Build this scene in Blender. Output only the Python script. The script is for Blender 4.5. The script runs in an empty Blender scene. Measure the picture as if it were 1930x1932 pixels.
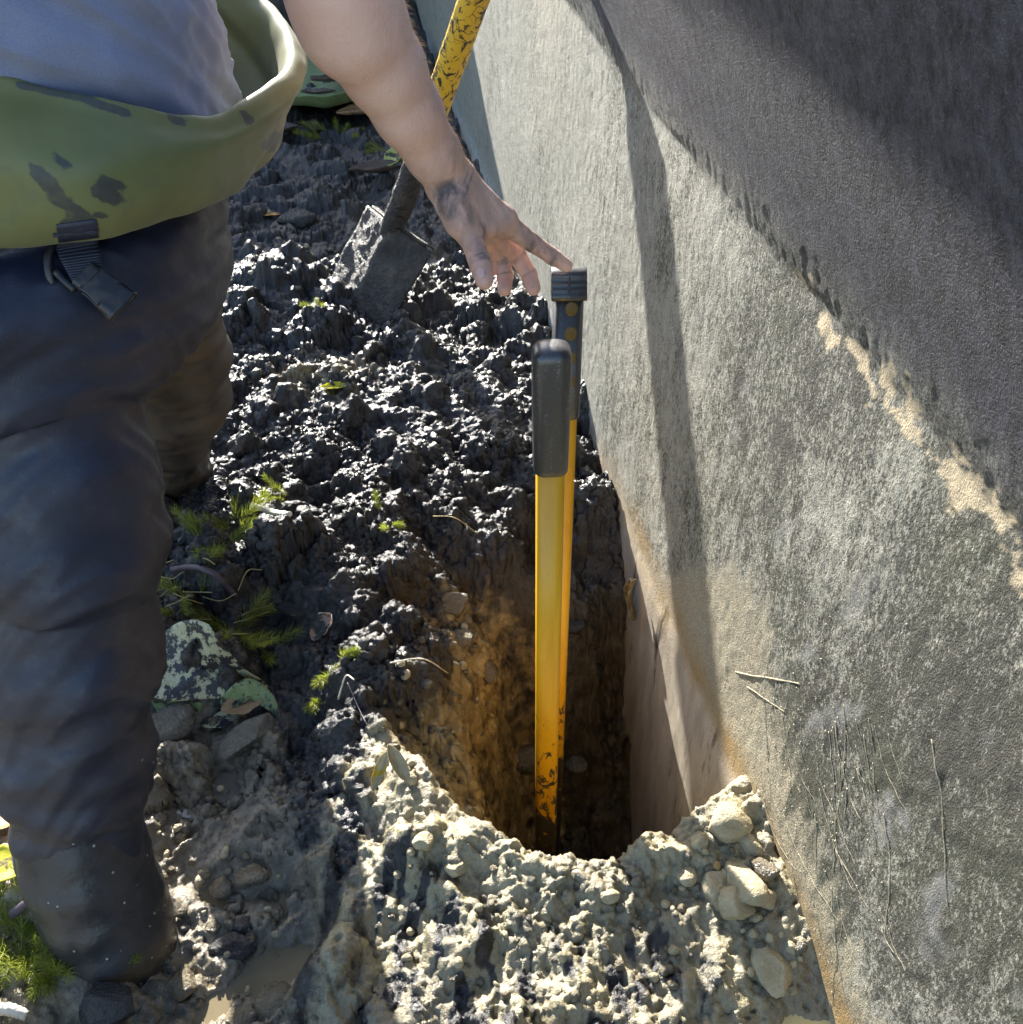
import bpy, math, random
import numpy as np
from mathutils import Vector, Matrix
import openvdb as vdb

sc = bpy.context.scene
R = math.radians
# ------------------------------------------------------------------ camera, sky, sun, exposure
PITCH = R(38.7)
CAMZ = 1.2
cam_d = bpy.data.cameras.new("camera"); cam = bpy.data.objects.new("camera", cam_d)
sc.collection.objects.link(cam)
cam.location = (0, 0, CAMZ); cam.rotation_euler = (R(90) - PITCH, 0, 0)
cam_d.sensor_fit = 'HORIZONTAL'; cam_d.sensor_width = 36; cam_d.lens = 36
cam_d.clip_start = 0.02; cam_d.clip_end = 2000
sc.camera = cam
SUN_EL, SUN_AZ = R(25.5), R(-20.0)          # azimuth from +Y towards +X
world = bpy.data.worlds.new("World"); sc.world = world; world.use_nodes = True
wn = world.node_tree
bg = wn.nodes["Background"]; sky = wn.nodes.new("ShaderNodeTexSky")
sky.sky_type = 'NISHITA'; sky.sun_disc = False
sky.sun_elevation = SUN_EL; sky.sun_rotation = SUN_AZ
wn.links.new(sky.outputs[0], bg.inputs[0]); bg.inputs[1].default_value = 0.11
sun_d = bpy.data.lights.new("sun", 'SUN'); sun = bpy.data.objects.new("sun", sun_d)
sc.collection.objects.link(sun)
sun_d.energy = 5.0; sun_d.angle = R(0.5); sun_d.color = (1.0, 0.95, 0.86)
SUNDIR = Vector((math.sin(SUN_AZ) * math.cos(SUN_EL), math.cos(SUN_AZ) * math.cos(SUN_EL), math.sin(SUN_EL)))
sun.rotation_euler = (-SUNDIR).to_track_quat('-Z', 'Y').to_euler()
sc.view_settings.view_transform = 'Standard'
sc.view_settings.look = 'None'; sc.view_settings.gamma = 1
sc.view_settings.exposure = 1.95
sc.cycles.max_bounces = 6
sc.cycles.use_denoising = True
try:
    sc.cycles.denoiser = 'OPENIMAGEDENOISE'
except Exception:
    pass
sc.cycles.sample_clamp_indirect = 4

# ------------------------------------------------------------------ measuring helpers
CP, SP = math.cos(PITCH), math.sin(PITCH)
def ray(px, py):
    dx, dy = (px - 965) / 1930, (966 - py) / 1930
    return np.array((dx, CP + dy * SP, -(SP - dy * CP)))
CAM = np.array((0, 0, CAMZ))
def PT(px, py, t): return CAM + ray(px, py) * t
def PY(px, py, Y):
    r = ray(px, py); return CAM + r * (Y / r[1])
def PZ(px, py, z=0.0):
    r = ray(px, py); return CAM + r * ((z - CAMZ) / r[2])
WA, WB = 0.469, 0.18                         # wall base line X = WA - WB*Y
def wallx(Y): return WA - WB * Y
WN = np.array((-1, -WB, 0)) / math.hypot(1, WB)

# ------------------------------------------------------------------ numeric noise
_rg = np.random.RandomState(7)
_perm = np.concatenate([_rg.permutation(256)] * 3).astype(np.int32)
_g = _rg.normal(size=(256, 3)); _g = (_g / np.linalg.norm(_g, axis=1)[:, None]).astype(np.float32)
def pn(x, y, z):
    x, y, z = [np.asarray(a, np.float32) for a in (x, y, z)]
    x, y, z = np.broadcast_arrays(x, y, z)
    xi, yi, zi = np.floor(x), np.floor(y), np.floor(z)
    fx, fy, fz = x - xi, y - yi, z - zi
    xi, yi, zi = xi.astype(np.int32) & 255, yi.astype(np.int32) & 255, zi.astype(np.int32) & 255
    u, v, w = [t * t * t * (t * (t * 6 - 15) + 10) for t in (fx, fy, fz)]
    out = 0
    for i in (0, 1):
        a = _perm[xi + i]
        for j in (0, 1):
            b = _perm[(a + yi + j) & 511]
            for k in (0, 1):
                g = _g[_perm[(b + zi + k) & 511]]
                d = g[..., 0] * (fx - i) + g[..., 1] * (fy - j) + g[..., 2] * (fz - k)
                out = out + d * (u if i else 1 - u) * (v if j else 1 - v) * (w if k else 1 - w)
    return out * 1.6
def fbm(x, y, z, f, octv=4, gain=.5, seed=0):
    s = 0; a = 1; n = 0
    for o in range(octv):
        s = s + a * pn(x * f + seed * 3.7 + o * 9.1, y * f + seed * 1.3, z * f + o * 5.3); n += a; a *= gain; f *= 2.03
    return s / n
def ridged(x, y, z, f, octv=3, seed=0):
    s = 0; a = 1; n = 0
    for o in range(octv):
        s = s + a * (1 - np.abs(pn(x * f + seed * 2.9 + o * 7.7, y * f + seed, z * f + o * 3.3))); n += a; a *= .5; f *= 2.1
    return s / n
def cells(x, y, f, seed=0):
    """nearest-point distance and a random value per cell, two dimensions"""
    x = np.asarray(x, np.float32) * f + seed * 17.3; y = np.asarray(y, np.float32) * f + seed * 5.1
    xi, yi = np.floor(x).astype(np.int32), np.floor(y).astype(np.int32)
    best = np.full(x.shape, 9, np.float32); val = np.zeros(x.shape, np.float32)
    for i in (-1, 0, 1):
        for j in (-1, 0, 1):
            h = _perm[(_perm[(xi + i) & 255] + yi + j) & 511]
            jx = h / 255.; jy = _perm[h + 57] / 255.
            d = (xi + i + jx - x) ** 2 + (yi + j + jy - y) ** 2
            m = d < best
            best = np.where(m, d, best); val = np.where(m, _perm[h + 101] / 255., val)
    return np.sqrt(best), val
def sst(a, b, x):
    t = np.clip((x - a) / (b - a), 0, 1); return t * t * (3 - 2 * t)

# ------------------------------------------------------------------ object helpers
def link(o, parent=None):
    sc.collection.objects.link(o)
    if parent is not None: o.parent = parent
    return o
def tag(o, label=None, cat=None, group=None, kind=None):
    if label: o["label"] = label
    if cat: o["category"] = cat
    if group: o["group"] = group
    if kind: o["kind"] = kind
    return o
def empty(name, loc=(0, 0, 0)):
    o = bpy.data.objects.new(name, None); o.location = loc; o.empty_display_size = .05
    return link(o)
def mesh_np(name, V, F, mat=None, parent=None, attrs=None, smooth=True):
    """V (n,3); F a list of int arrays (m,k). Parent sits at its own place: vertices are kept in world space."""
    V = np.asarray(V, np.float32)
    if not isinstance(F, (list, tuple)): F = [F]
    F = [np.asarray(f, np.int32) for f in F if len(f)]
    me = bpy.data.meshes.new(name)
    org = np.array(parent_origin(parent), np.float32)
    V = V - org
    me.vertices.add(len(V)); me.vertices.foreach_set("co", V.ravel())
    loops = np.concatenate([f.ravel() for f in F])
    tot = np.concatenate([np.full(len(f), f.shape[1], np.int32) for f in F])
    start = np.concatenate([[0], np.cumsum(tot)[:-1]]).astype(np.int32)
    me.loops.add(len(loops)); me.loops.foreach_set("vertex_index", loops)
    me.polygons.add(len(tot)); me.polygons.foreach_set("loop_start", start); me.polygons.foreach_set("loop_total", tot)
    me.update(calc_edges=True); me.validate()
    if smooth: me.polygons.foreach_set("use_smooth", np.ones(len(me.polygons), bool))
    for k, a in (attrs or {}).items():
        at = me.attributes.new(k, 'FLOAT', 'POINT'); at.data.foreach_set("value", np.asarray(a, np.float32).ravel())
    o = bpy.data.objects.new(name, me)
    if mat: me.materials.append(mat)
    return link(o, parent)
def parent_origin(p):
    o = np.zeros(3)
    while p is not None:
        o = o + np.array(p.location); p = p.parent
    return o
def recentre(o, c):
    """put a mesh object's origin at c, keeping its shape where it is"""
    me = o.data; n = len(me.vertices); co = np.empty(n * 3, np.float32); me.vertices.foreach_get("co", co)
    co = co.reshape(-1, 3) - np.array(c, np.float32); me.vertices.foreach_set("co", co.ravel()); o.location = c; me.update()
    return o
def gridfaces(n, m, closed_m=False):
    i = np.arange(n - 1)[:, None]; j = np.arange(m if closed_m else m - 1)[None, :]
    a = i * m + j; b = i * m + (j + 1) % m
    return np.stack([a, b, b + m, a + m], -1).reshape(-1, 4)
def frame(d):
    d = np.array(d, float); d /= np.linalg.norm(d)
    u = np.cross(d, (0, 0, 1.)) if abs(d[2]) < .95 else np.cross(d, (1., 0, 0))
    u /= np.linalg.norm(u); return u, np.cross(d, u), d
def loft(rings, caps=True, closed=True):
    rings = np.asarray(rings, float); n, m, _ = rings.shape
    V = rings.reshape(-1, 3); F = [gridfaces(n, m, closed)]
    if caps:
        V = np.vstack([V, rings[0].mean(0), rings[-1].mean(0)])
        c0, c1 = n * m, n * m + 1; j = np.arange(m)
        F.append(np.stack([np.full(m, c0), (j + 1) % m, j], -1))
        F.append(np.stack([np.full(m, c1), (n - 1) * m + j, (n - 1) * m + (j + 1) % m], -1))
    return V, F
def tube(pts, rs, m=10, jitter=0, seed=0):
    pts = np.asarray(pts, float); n = len(pts); rs = np.broadcast_to(rs, (n,))
    rg = np.random.RandomState(seed)
    T = np.gradient(pts, axis=0)
    u, v, _ = frame(T[0]); rings = []
    for i in range(n):
        d = T[i] / np.linalg.norm(T[i])
        u = u - d * np.dot(u, d); u /= np.linalg.norm(u); v = np.cross(d, u)
        a = np.arange(m) / m * 2 * math.pi
        r = rs[i] * (1 + jitter * rg.normal(size=m))
        rings.append(pts[i] + r[:, None] * (np.cos(a)[:, None] * u + np.sin(a)[:, None] * v))
    return loft(rings)
def spline(P, n):
    """Catmull-Rom through open points"""
    P = np.asarray(P, float); P = np.vstack([2 * P[0] - P[1], P, 2 * P[-1] - P[-2]])
    s = np.linspace(0, len(P) - 3 - 1e-6, n); i = s.astype(int); t = (s - i)[:, None]
    a, b, c, d = P[i], P[i + 1], P[i + 2], P[i + 3]
    return .5 * (2 * b + (c - a) * t + (2 * a - 5 * b + 4 * c - d) * t ** 2 + (3 * b - a - 3 * c + d) * t ** 3)
def spline_closed(P, n):
    P = np.asarray(P, float); k = len(P)
    s = np.arange(n) / n * k; i = s.astype(int); t = (s - i).reshape((-1,) + (1,) * (P.ndim - 1))
    a, b, c, d = P[(i - 1) % k], P[i % k], P[(i + 1) % k], P[(i + 2) % k]
    return .5 * (2 * b + (c - a) * t + (2 * a - 5 * b + 4 * c - d) * t ** 2 + (3 * b - a - 3 * c + d) * t ** 3)
def join_vf(parts):
    V, F, off = [], {}, 0
    for v, fs in parts:
        if not isinstance(fs, (list, tuple)): fs = [fs]
        for f in fs:
            f = np.asarray(f)
            if len(f): F.setdefault(f.shape[1], []).append(f + off)
        V.append(np.asarray(v, float)); off += len(v)
    return np.vstack(V), [np.vstack(f) for f in F.values()]
def solidify(o, th, offset=0):
    m = o.modifiers.new("solid", 'SOLIDIFY'); m.thickness = th; m.offset = offset; return o
def subsurf(o, lv=1):
    m = o.modifiers.new("sub", 'SUBSURF'); m.levels = lv; m.render_levels = lv; return o
def normals_np(V, F):
    N = np.zeros_like(V)
    for f in F:
        if not len(f): continue
        if f.shape[1] == 4: n = np.cross(V[f[:, 2]] - V[f[:, 0]], V[f[:, 3]] - V[f[:, 1]])
        else: n = np.cross(V[f[:, 1]] - V[f[:, 0]], V[f[:, 2]] - V[f[:, 0]])
        for k in range(f.shape[1]): np.add.at(N, f[:, k], n)
    return N / (np.linalg.norm(N, axis=1)[:, None] + 1e-12)

# ------------------------------------------------------------------ distance-field modelling
class Field:
    def __init__(s, lo, hi, v):
        s.lo = np.array(lo, float); s.v = v
        s.n = np.ceil((np.array(hi) - s.lo) / v).astype(int) + 1
        s.D = np.full(s.n, 1.0, np.float32)
    def sub(s, lo, hi):
        a = np.clip(np.floor((np.array(lo) - s.lo) / s.v).astype(int), 0, s.n - 1)
        b = np.clip(np.ceil((np.array(hi) - s.lo) / s.v).astype(int) + 1, 1, s.n)
        sl = tuple(slice(i, j) for i, j in zip(a, b))
        ax = [(s.lo[k] + s.v * np.arange(a[k], b[k])).astype(np.float32) for k in range(3)]
        return sl, ax[0][:, None, None], ax[1][None, :, None], ax[2][None, None, :]
    def put(s, sl, d, k):
        o = s.D[sl]
        if k <= 0: s.D[sl] = np.minimum(o, d); return
        h = np.clip(.5 + .5 * (o - d) / k, 0, 1)
        s.D[sl] = o * (1 - h) + d * h - k * h * (1 - h)
    def cone(s, a, b, ra, rb, k=0., flat=None):
        a, b = np.array(a, float), np.array(b, float); m = max(ra, rb) * 1.05 + k + 5 * s.v
        sl, x, y, z = s.sub(np.minimum(a, b) - m, np.maximum(a, b) + m)
        if 0 in s.D[sl].shape: return
        ba = b - a; L = float(ba @ ba) + 1e-12
        px, py, pz = x - a[0], y - a[1], z - a[2]
        h = np.clip((px * ba[0] + py * ba[1] + pz * ba[2]) / L, 0, 1)
        qx, qy, qz = px - h * ba[0], py - h * ba[1], pz - h * ba[2]
        d2 = qx * qx + qy * qy + qz * qz
        if flat is not None:
            n, f = np.array(flat[0], float), flat[1]; n /= np.linalg.norm(n)
            c = qx * n[0] + qy * n[1] + qz * n[2]; d2 = d2 + (f * f - 1) * c * c
        s.put(sl, np.sqrt(d2) - (ra + (rb - ra) * h), k)
    def chain(s, P, rs, k=.004, flat=None):
        for i in range(len(P) - 1): s.cone(P[i], P[i + 1], rs[i], rs[i + 1], k, flat)
    def ell(s, c, r, k=0., rot=None):
        c, r = np.array(c, float), np.array(r, float); m = max(r) + k + 5 * s.v
        sl, x, y, z = s.sub(c - m, c + m)
        p = [x - c[0], y - c[1], z - c[2]]
        if rot is not None:
            Rm = np.array(rot); p = [p[0] * Rm[0, i] + p[1] * Rm[1, i] + p[2] * Rm[2, i] for i in range(3)]
        q = np.sqrt((p[0] / r[0]) ** 2 + (p[1] / r[1]) ** 2 + (p[2] / r[2]) ** 2)
        s.put(sl, (q - 1) * min(r) * 1.0, k)
    def mesh(s):
        g = vdb.FloatGrid(1.0); g.copyFromArray(s.D)
        pts, tri, quad = g.convertToPolygons(isovalue=0.0, adaptivity=0.0)
        V = np.asarray(pts, float) * s.v + s.lo
        F = [np.asarray(f, np.int64) for f in (quad, tri) if len(f)]
        # outward test: signed volume
        q = F[0]; vol = np.einsum('ij,ij->i', V[q[:, 0]], np.cross(V[q[:, 1]], V[q[:, 2]])).sum()
        if vol < 0: F = [f[:, ::-1] for f in F]
        return V, F
def smooth_vf(V, F, it=1, lam=.5):
    E = []
    for f in F:
        for k in range(f.shape[1]): E.append(np.stack([f[:, k], f[:, (k + 1) % f.shape[1]]], -1))
    E = np.vstack(E); n = len(V); deg = np.bincount(E[:, 0], minlength=n) + np.bincount(E[:, 1], minlength=n)
    for _ in range(it):
        A = np.stack([np.bincount(E[:, 0], V[E[:, 1], c], n) + np.bincount(E[:, 1], V[E[:, 0], c], n) for c in range(3)], -1)
        V = V + lam * (A / np.maximum(deg, 1)[:, None] - V)
    return V

# ------------------------------------------------------------------ material helper
def lin(r, g, b):
    return tuple((c / 255 / 12.92 if c / 255 <= .04045 else ((c / 255 + .055) / 1.055) ** 2.4) for c in (r, g, b)) + (1,)
class Mat:
    def __init__(s, name):
        s.m = bpy.data.materials.new(name); s.m.use_nodes = True; s.t = s.m.node_tree
        s.b = s.t.nodes["Principled BSDF"]
        s.obj = s.t.nodes.new("ShaderNodeTexCoord").outputs["Object"]
        s.pos = s.t.nodes.new("ShaderNodeNewGeometry").outputs["Position"]
    def put(s, sock, v):
        if v is None: return
        if isinstance(v, bpy.types.NodeSocket): s.t.links.new(v, sock)
        elif isinstance(v, (tuple, list)) and len(v) == 3 and sock.type == 'RGBA': sock.default_value = tuple(v) + (1,)
        else: sock.default_value = v
    def scaled(s, vec, sx, sy, sz):
        n = s.t.nodes.new("ShaderNodeMapping"); s.put(n.inputs["Vector"], vec); n.inputs["Scale"].default_value = (sx, sy, sz)
        return n.outputs[0]
    def noise(s, scale, detail=4, rough=.55, vec=None, dist=0, lac=2.1):
        n = s.t.nodes.new("ShaderNodeTexNoise"); s.put(n.inputs["Vector"], vec or s.pos)
        n.inputs["Scale"].default_value = scale; n.inputs["Detail"].default_value = detail
        n.inputs["Roughness"].default_value = rough; n.inputs["Distortion"].default_value = dist
        n.inputs["Lacunarity"].default_value = lac
        return n.outputs["Fac"]
    def vor(s, scale, feat='F1', vec=None, out="Distance"):
        n = s.t.nodes.new("ShaderNodeTexVoronoi"); n.feature = feat; s.put(n.inputs["Vector"], vec or s.pos)
        n.inputs["Scale"].default_value = scale; return n.outputs[out]
    def ramp(s, f, stops):
        n = s.t.nodes.new("ShaderNodeValToRGB"); s.put(n.inputs[0], f); e = n.color_ramp.elements
        while len(e) < len(stops): e.new(.5)
        for q, (p, c) in zip(e, stops):
            q.position = p; q.color = (c, c, c, 1) if isinstance(c, (int, float)) else (tuple(c) + (1,))[:4]
        return n.outputs[0]
    def mr(s, f, a, b, c=0., d=1.):
        n = s.t.nodes.new("ShaderNodeMapRange"); s.put(n.inputs[0], f)
        for i, v in enumerate((a, b, c, d)): s.put(n.inputs[i + 1], v)
        return n.outputs[0]
    def mix(s, f, a, b, mode='MIX'):
        n = s.t.nodes.new("ShaderNodeMix"); n.data_type = 'RGBA'; n.blend_type = mode
        s.put(n.inputs[0], f); s.put(n.inputs[6], a); s.put(n.inputs[7], b); return n.outputs[2]
    def ma(s, op, a, b=None, c=None):
        n = s.t.nodes.new("ShaderNodeMath"); n.operation = op; s.put(n.inputs[0], a); s.put(n.inputs[1], b)
        if c is not None: s.put(n.inputs[2], c)
        return n.outputs[0]
    def at(s, name):
        n = s.t.nodes.new("ShaderNodeAttribute"); n.attribute_name = name; return n.outputs["Fac"]
    def bump(s, h, strength=.5, dist=.01, nrm=None):
        n = s.t.nodes.new("ShaderNodeBump"); n.inputs["Strength"].default_value = strength
        n.inputs["Distance"].default_value = dist; s.put(n.inputs["Height"], h); s.put(n.inputs["Normal"], nrm); return n.outputs[0]
    def set(s, **k):
        for a, v in k.items(): s.put(s.b.inputs[a.replace("_", " ")], v)
        return s.m

# ================================================================== GROUND
def geo(a, b, d0, g):
    out = [a]; d = d0; s = 1 if b > a else -1
    while (b - out[-1]) * s > 0: out.append(out[-1] + s * d); d *= g
    return np.array(out)
ystep = np.concatenate([geo(.42, -12, .01, 1.25)[::-1], np.arange(.4225, 1.75, .0024), geo(1.752, 3.6, .0028, 1.0045)[1:]])
ystep = np.concatenate([ystep, geo(ystep[-1], 300, .016, 1.09)[1:]])
dstep = np.concatenate([geo(-.03, -300, .01, 1.5)[::-1], np.arange(-.0276, 1.0, .0024), geo(1.002, 1.9, .003, 1.02)[1:]])
dstep = np.concatenate([dstep, geo(dstep[-1], 300, .02, 1.2)[1:]])
dstep = dstep[::-1]                                            # left to right
GY, GD = np.meshgrid(ystep, dstep, indexing='ij')
GX = wallx(GY) - GD
def gauss(x, y, cx, cy, sx, sy, rot=0):
    c, s = math.cos(rot), math.sin(rot); u = (x - cx) * c + (y - cy) * s; v = -(x - cx) * s + (y - cy) * c
    return np.exp(-.5 * ((u / sx) ** 2 + (v / sy) ** 2))
near = sst(8, 4.5, GY) * sst(-2, -.2, GY) * sst(4, 2, np.abs(GD))   # fine shape only where it can be seen
z0 = np.zeros_like(GX)
H = .028 * fbm(GX, GY, z0, 1.6, 3, seed=1) + .02 * fbm(GX, GY, z0, 5., 2, seed=2)
H *= near
# heap round the hole, crest line from the left side of the hole to the wall
cx = np.array([-.34, -.25, -.12, -.02, .05, .15, .24, .33, .45]); cyv = np.array([1.16, 1.0, .86, .755, .725, .735, .79, .86, .90])
ch = np.array([.0, .03, .065, .055, .06, .055, .06, .07, .06])
yc = np.interp(GX, cx, cyv) + .022 * fbm(GX, z0, z0, 16., 3, seed=9) + .010 * fbm(GX, GY, z0, 30., 2, seed=10); hc = np.interp(GX, cx, ch)
sg = np.where(GY > yc, .05, np.where(GX > .12, .24, .26))
H += hc * np.exp(-.5 * ((GY - yc) / sg) ** 2) * sst(-.45, -.3, GX)
# hole
ex = np.maximum(0, .075 - GX) / .30
eb = np.maximum(0, GY - 1.17) / .42; ef = np.maximum(0, yc + .055 - GY) / .055
wob = 1 + .65 * fbm(GX, GY, z0, 6., 3, seed=5)
e = np.sqrt(ex ** 2 + eb ** 2 + ef ** 2) * wob
inh = (GD < .9)
holeA = -.27 * (1 - sst(0, 1.0, e)) * inh
holeB = -.43 * (1 - sst(.05, .55, e)) * inh
H += holeA + holeB
depthmask = np.clip(-(holeA + holeB) / .7, 0, 1)
# low wet ground at the left of the heap, pool and trodden patches
wet = gauss(GX, GY, -.36, .70, .13, .16, .3)
H -= .062 * wet * near
H -= .045 * gauss(GX, GY, -.42, .90, .06, .03, .3)
H -= .03 * gauss(GX, GY, -.315, 1.03, .03, .05)
H -= .040 * gauss(GX, GY, .325, .515, .10, .07, -.2)
H += .03 * gauss(GX, GY, -.235, .62, .04, .14, .25)
pool = np.maximum(sst(1.0, .55, np.hypot((GX + .355) / .15, (GY - .665) / .13)), .0)
H = H * (1 - pool) + pool * (-.064 + .026 * fbm(GX, GY, z0, 14., 2, seed=6))
H += .045 * gauss(GX, GY, -.40, 1.30, .22, .10)
H += .03 * gauss(GX, GY, -.25, 1.85, .3, .10) + .04 * gauss(GX, GY, -.62, 2.35, .3, .15)
H += .10 * gauss(GX, GY, -.9, 5.0, .9, .35)
# regions: 1 = yellow-grey clay, 0 = black pond mud
reg = fbm(GX, GY, z0, 9., 4, seed=11)
clay_edge = np.interp(GX, [-.7, -.36, -.28, -.2, -.12, 0, .4], [1.02, 1.0, .80, .93, .95, .90, .95])
clay = sst(-.05, .06, clay_edge - GY + .10 * reg)
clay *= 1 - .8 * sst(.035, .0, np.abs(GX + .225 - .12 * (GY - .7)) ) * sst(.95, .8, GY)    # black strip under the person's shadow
ridge_shade = sst(-.02, .10, yc - .05 - GY) * sst(.30, .15, np.abs(GX - .02))
clay *= 1 - .85 * ridge_shade * sst(-.08, .15, fbm(GX * 1.8, GY * .7, z0, 22., 3, seed=21))  # shading of the ridges on the heap's front, painted as black streaks
pit = sst(.15, .4, depthmask) * sst(1.5, 1.1, GY)
leftface = sst(.03, .15, depthmask) * sst(1.50, 1.22, GY + .25 * (GX + .1)) * sst(.17, .05, GX)
clay = np.maximum(clay, leftface * np.clip(.70 + .8 * reg + .5 * fbm(GX, GY, z0, 30., 2, seed=12), 0, 1))
clay = np.maximum(clay, .55 * gauss(GX, GY, -.42, 1.92, .12, .09) * (1 + reg))
# lumps: spade-turned clods, smeared ridges, crumbs, in patches of very different roughness
wx, wy = GX + .022 * fbm(GX, GY, z0, 13., 3, seed=31), GY + .022 * fbm(GX, GY, z0, 13., 3, seed=32)
sx_, sy_ = GX + .06 * fbm(GX, GY, z0, 5., 3, seed=34), GY + .06 * fbm(GX, GY, z0, 5., 3, seed=35)
patch = sst(-.22, .22, fbm(GX, GY, z0, 6.5, 4, .6, seed=33))
smooth_wet = np.clip(1.0 * wet + .6 * gauss(GX, GY, .33, .545, .07, .06), 0, 1)
heap = sst(.12, -.02, GY - yc) * sst(-.3, -.2, GX) * sst(2.5, .5, np.abs(GD))
flat_right = heap * sst(.04, .12, GX + .12 * (GY - .6)) * sst(yc - .02, yc - .10, GY)
rough = near * (.18 + .82 * patch) * (1 - .35 * smooth_wet) * (1 - .62 * heap) * (1 - .5 * flat_right)
big = near * (1 - .55 * smooth_wet) * (1 - .15 * heap) * (1 - .7 * flat_right)
d0, v0 = cells(wx, wy, 8.5, 4); d1, v1 = cells(wx, wy, 15, 1); d2, v2 = cells(wx, wy, 34, 2); d3, v3 = cells(wx, wy, 85, 3)
L = (ridged(sx_, sy_, z0, 6.5, 4, seed=37) - .62) * .085 * big
L += np.maximum(0, 1 - (d0 / .62) ** 2) ** .8 * v0 ** 2.5 * .06 * big
L += np.maximum(0, 1 - (d1 / .60) ** 2) ** .8 * v1 ** 3 * .050 * big
L += np.maximum(0, 1 - (d2 / .62) ** 2) * v2 ** 3 * .024 * rough
L += np.maximum(0, 1 - (d3 / .66) ** 2) * v3 ** 3 * .010 * rough
L += .016 * (ridged(sx_, sy_ * .7, z0, 22, 3, seed=3) - .6) * near * (1 - .5 * smooth_wet)
d4, v4 = cells(wx, wy, 62, 7); d5, v5 = cells(wx + .3, wy, 120, 8)
L -= (.008 * sst(.42, .10, d4) * sst(.62, .8, v4) + .0035 * sst(.42, .1, d5) * sst(.6, .75, v5)) * near * (.4 + .6 * patch)
fade = sst(6, 2.5, GY)
farband = sst(2.2, 2.7, GY)                                       # smoother, drier mud in the far shade
H += L * (1 - .25 * farband)
face = sst(.02, .10, yc - GY - .02) * sst(.40, .2, np.abs(GX - .05)) * near * sst(.42, .5, GY)
H += face * .012 * (ridged(GX * 1., GY * .25, z0, 24, 2, seed=44) - .6)
V = np.stack([GX, GY, H], -1)
def gnormals(V):
    a = np.gradient(V, axis=0); b = np.gradient(V, axis=1); n = np.cross(b, a)
    return n / (np.linalg.norm(n, axis=-1)[..., None] + 1e-12)
N = gnormals(V)
fine = near * sst(4.5, 3, GY) * (1 - .5 * smooth_wet)
hf = sst(3.6, 2.2, GY)
x, y, z = V[..., 0], V[..., 1], V[..., 2]
disp = .013 * fbm(x, y, z, 30, 3, .55, seed=51) + .0085 * hf * (ridged(x, y, z, 62, 3, seed=52) - .62) + .0042 * hf * pn(x * 190, y * 190, z * 190)
disp *= .34 + .95 * rough
V += N * (disp * fine)[..., None]
# second pass: crumbs that overhang
N = gnormals(V); x, y, z = V[..., 0], V[..., 1], V[..., 2]
cr = np.maximum(0, fbm(x, y, z, 95, 2, .6, seed=61)) * .012 * fine * hf * (.3 + .7 * rough)
V += N * cr[..., None]
# keep the mud behind the wall face and below its foot plane
GV = V
ncol = GV.shape[1]
wetness = np.clip(.45 + .9 * fbm(GX, GY, z0, 6., 3, seed=71) + .6 * smooth_wet - .25 * farband, 0, 1)
soaked = np.clip(1.3 * gauss(GX, GY, -.40, .78, .20, .26, .2), 0, 1) * sst(-.2, -.27, GX)

m = Mat("wet_mud"); cl = m.at("clay"); we = m.at("wet"); dp = m.at("pit")
n1 = m.noise(35, 5, .6); n2 = m.noise(160, 4, .6); n3 = m.noise(9, 4, .6)
clm = m.mr(m.ma('ADD', cl, m.ma('MULTIPLY', m.ma('SUBTRACT', n1, .5), .9)), .3, .7)
black = m.ramp(n1, [(.25, (.010, .010, .012)), (.55, (.022, .021, .022)), (.8, (.075, .068, .058))])
black = m.mix(dp, black, m.ramp(n1, [(.3, (.022, .017, .011)), (.7, (.11, .082, .050))]))
clayc = m.ramp(m.ma('ADD', m.ma('MULTIPLY', n1, .6), m.ma('MULTIPLY', n2, .4)),
               [(.25, (.17, .145, .085)), (.5, (.31, .27, .165)), (.75, (.43, .375, .24))])
pitc = m.ramp(n1, [(.28, (.06, .042, .02)), (.48, (.32, .22, .085)), (.72, (.55, .40, .18))])  # yellow pit clay, its tone raised to carry the warm bounce light
clayc = m.mix(m.mr(n3, .42, .62, .55, 0), clayc, (.13, .115, .085))
clayc = m.mix(dp, clayc, pitc)
soak = m.ramp(n1, [(.3, (.075, .065, .048)), (.55, (.19, .165, .12)), (.8, (.30, .26, .19))])
clayc = m.mix(m.at('soaked'), clayc, soak)
moss = m.ramp(n3, [(.55, (.5, .5, .5)), (.75, (.35, .52, .22))])
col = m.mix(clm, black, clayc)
rg_ = m.mr(m.ma('ADD', m.ma('MULTIPLY', we, .7), m.ma('MULTIPLY', n2, .5)), .2, 1.0, .50, .15)
bh = m.ma('ADD', m.ma('MULTIPLY', n2, .5), m.ma('MULTIPLY', m.noise(420, 3, .6), .35))
MUD = m.set(Base_Color=col, Roughness=rg_, Specular_IOR_Level=.55, Normal=m.bump(bh, .8, .006))
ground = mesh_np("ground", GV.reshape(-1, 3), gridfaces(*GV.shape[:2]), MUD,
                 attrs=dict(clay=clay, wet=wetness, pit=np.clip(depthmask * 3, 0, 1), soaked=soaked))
tag(ground, kind="structure")
def gz(x, y):
    d = wallx(y) - x
    i = int(np.clip(np.searchsorted(ystep, y), 1, len(ystep) - 1)); j = int(np.clip(np.searchsorted(-dstep, -d), 1, len(dstep) - 1))
    return float(GV[i - 1:i + 1, j - 1:j + 1, 2].mean())
def on(px, py, lift=0.):
    """the point of the mud surface seen at that place of the photograph"""
    z = 0.
    for _ in range(12):
        p = PZ(px, py, z); z = .5 * z + .5 * gz(p[0], p[1])
    p = PZ(px, py, z); p[2] = gz(p[0], p[1]) + lift; return p

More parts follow.
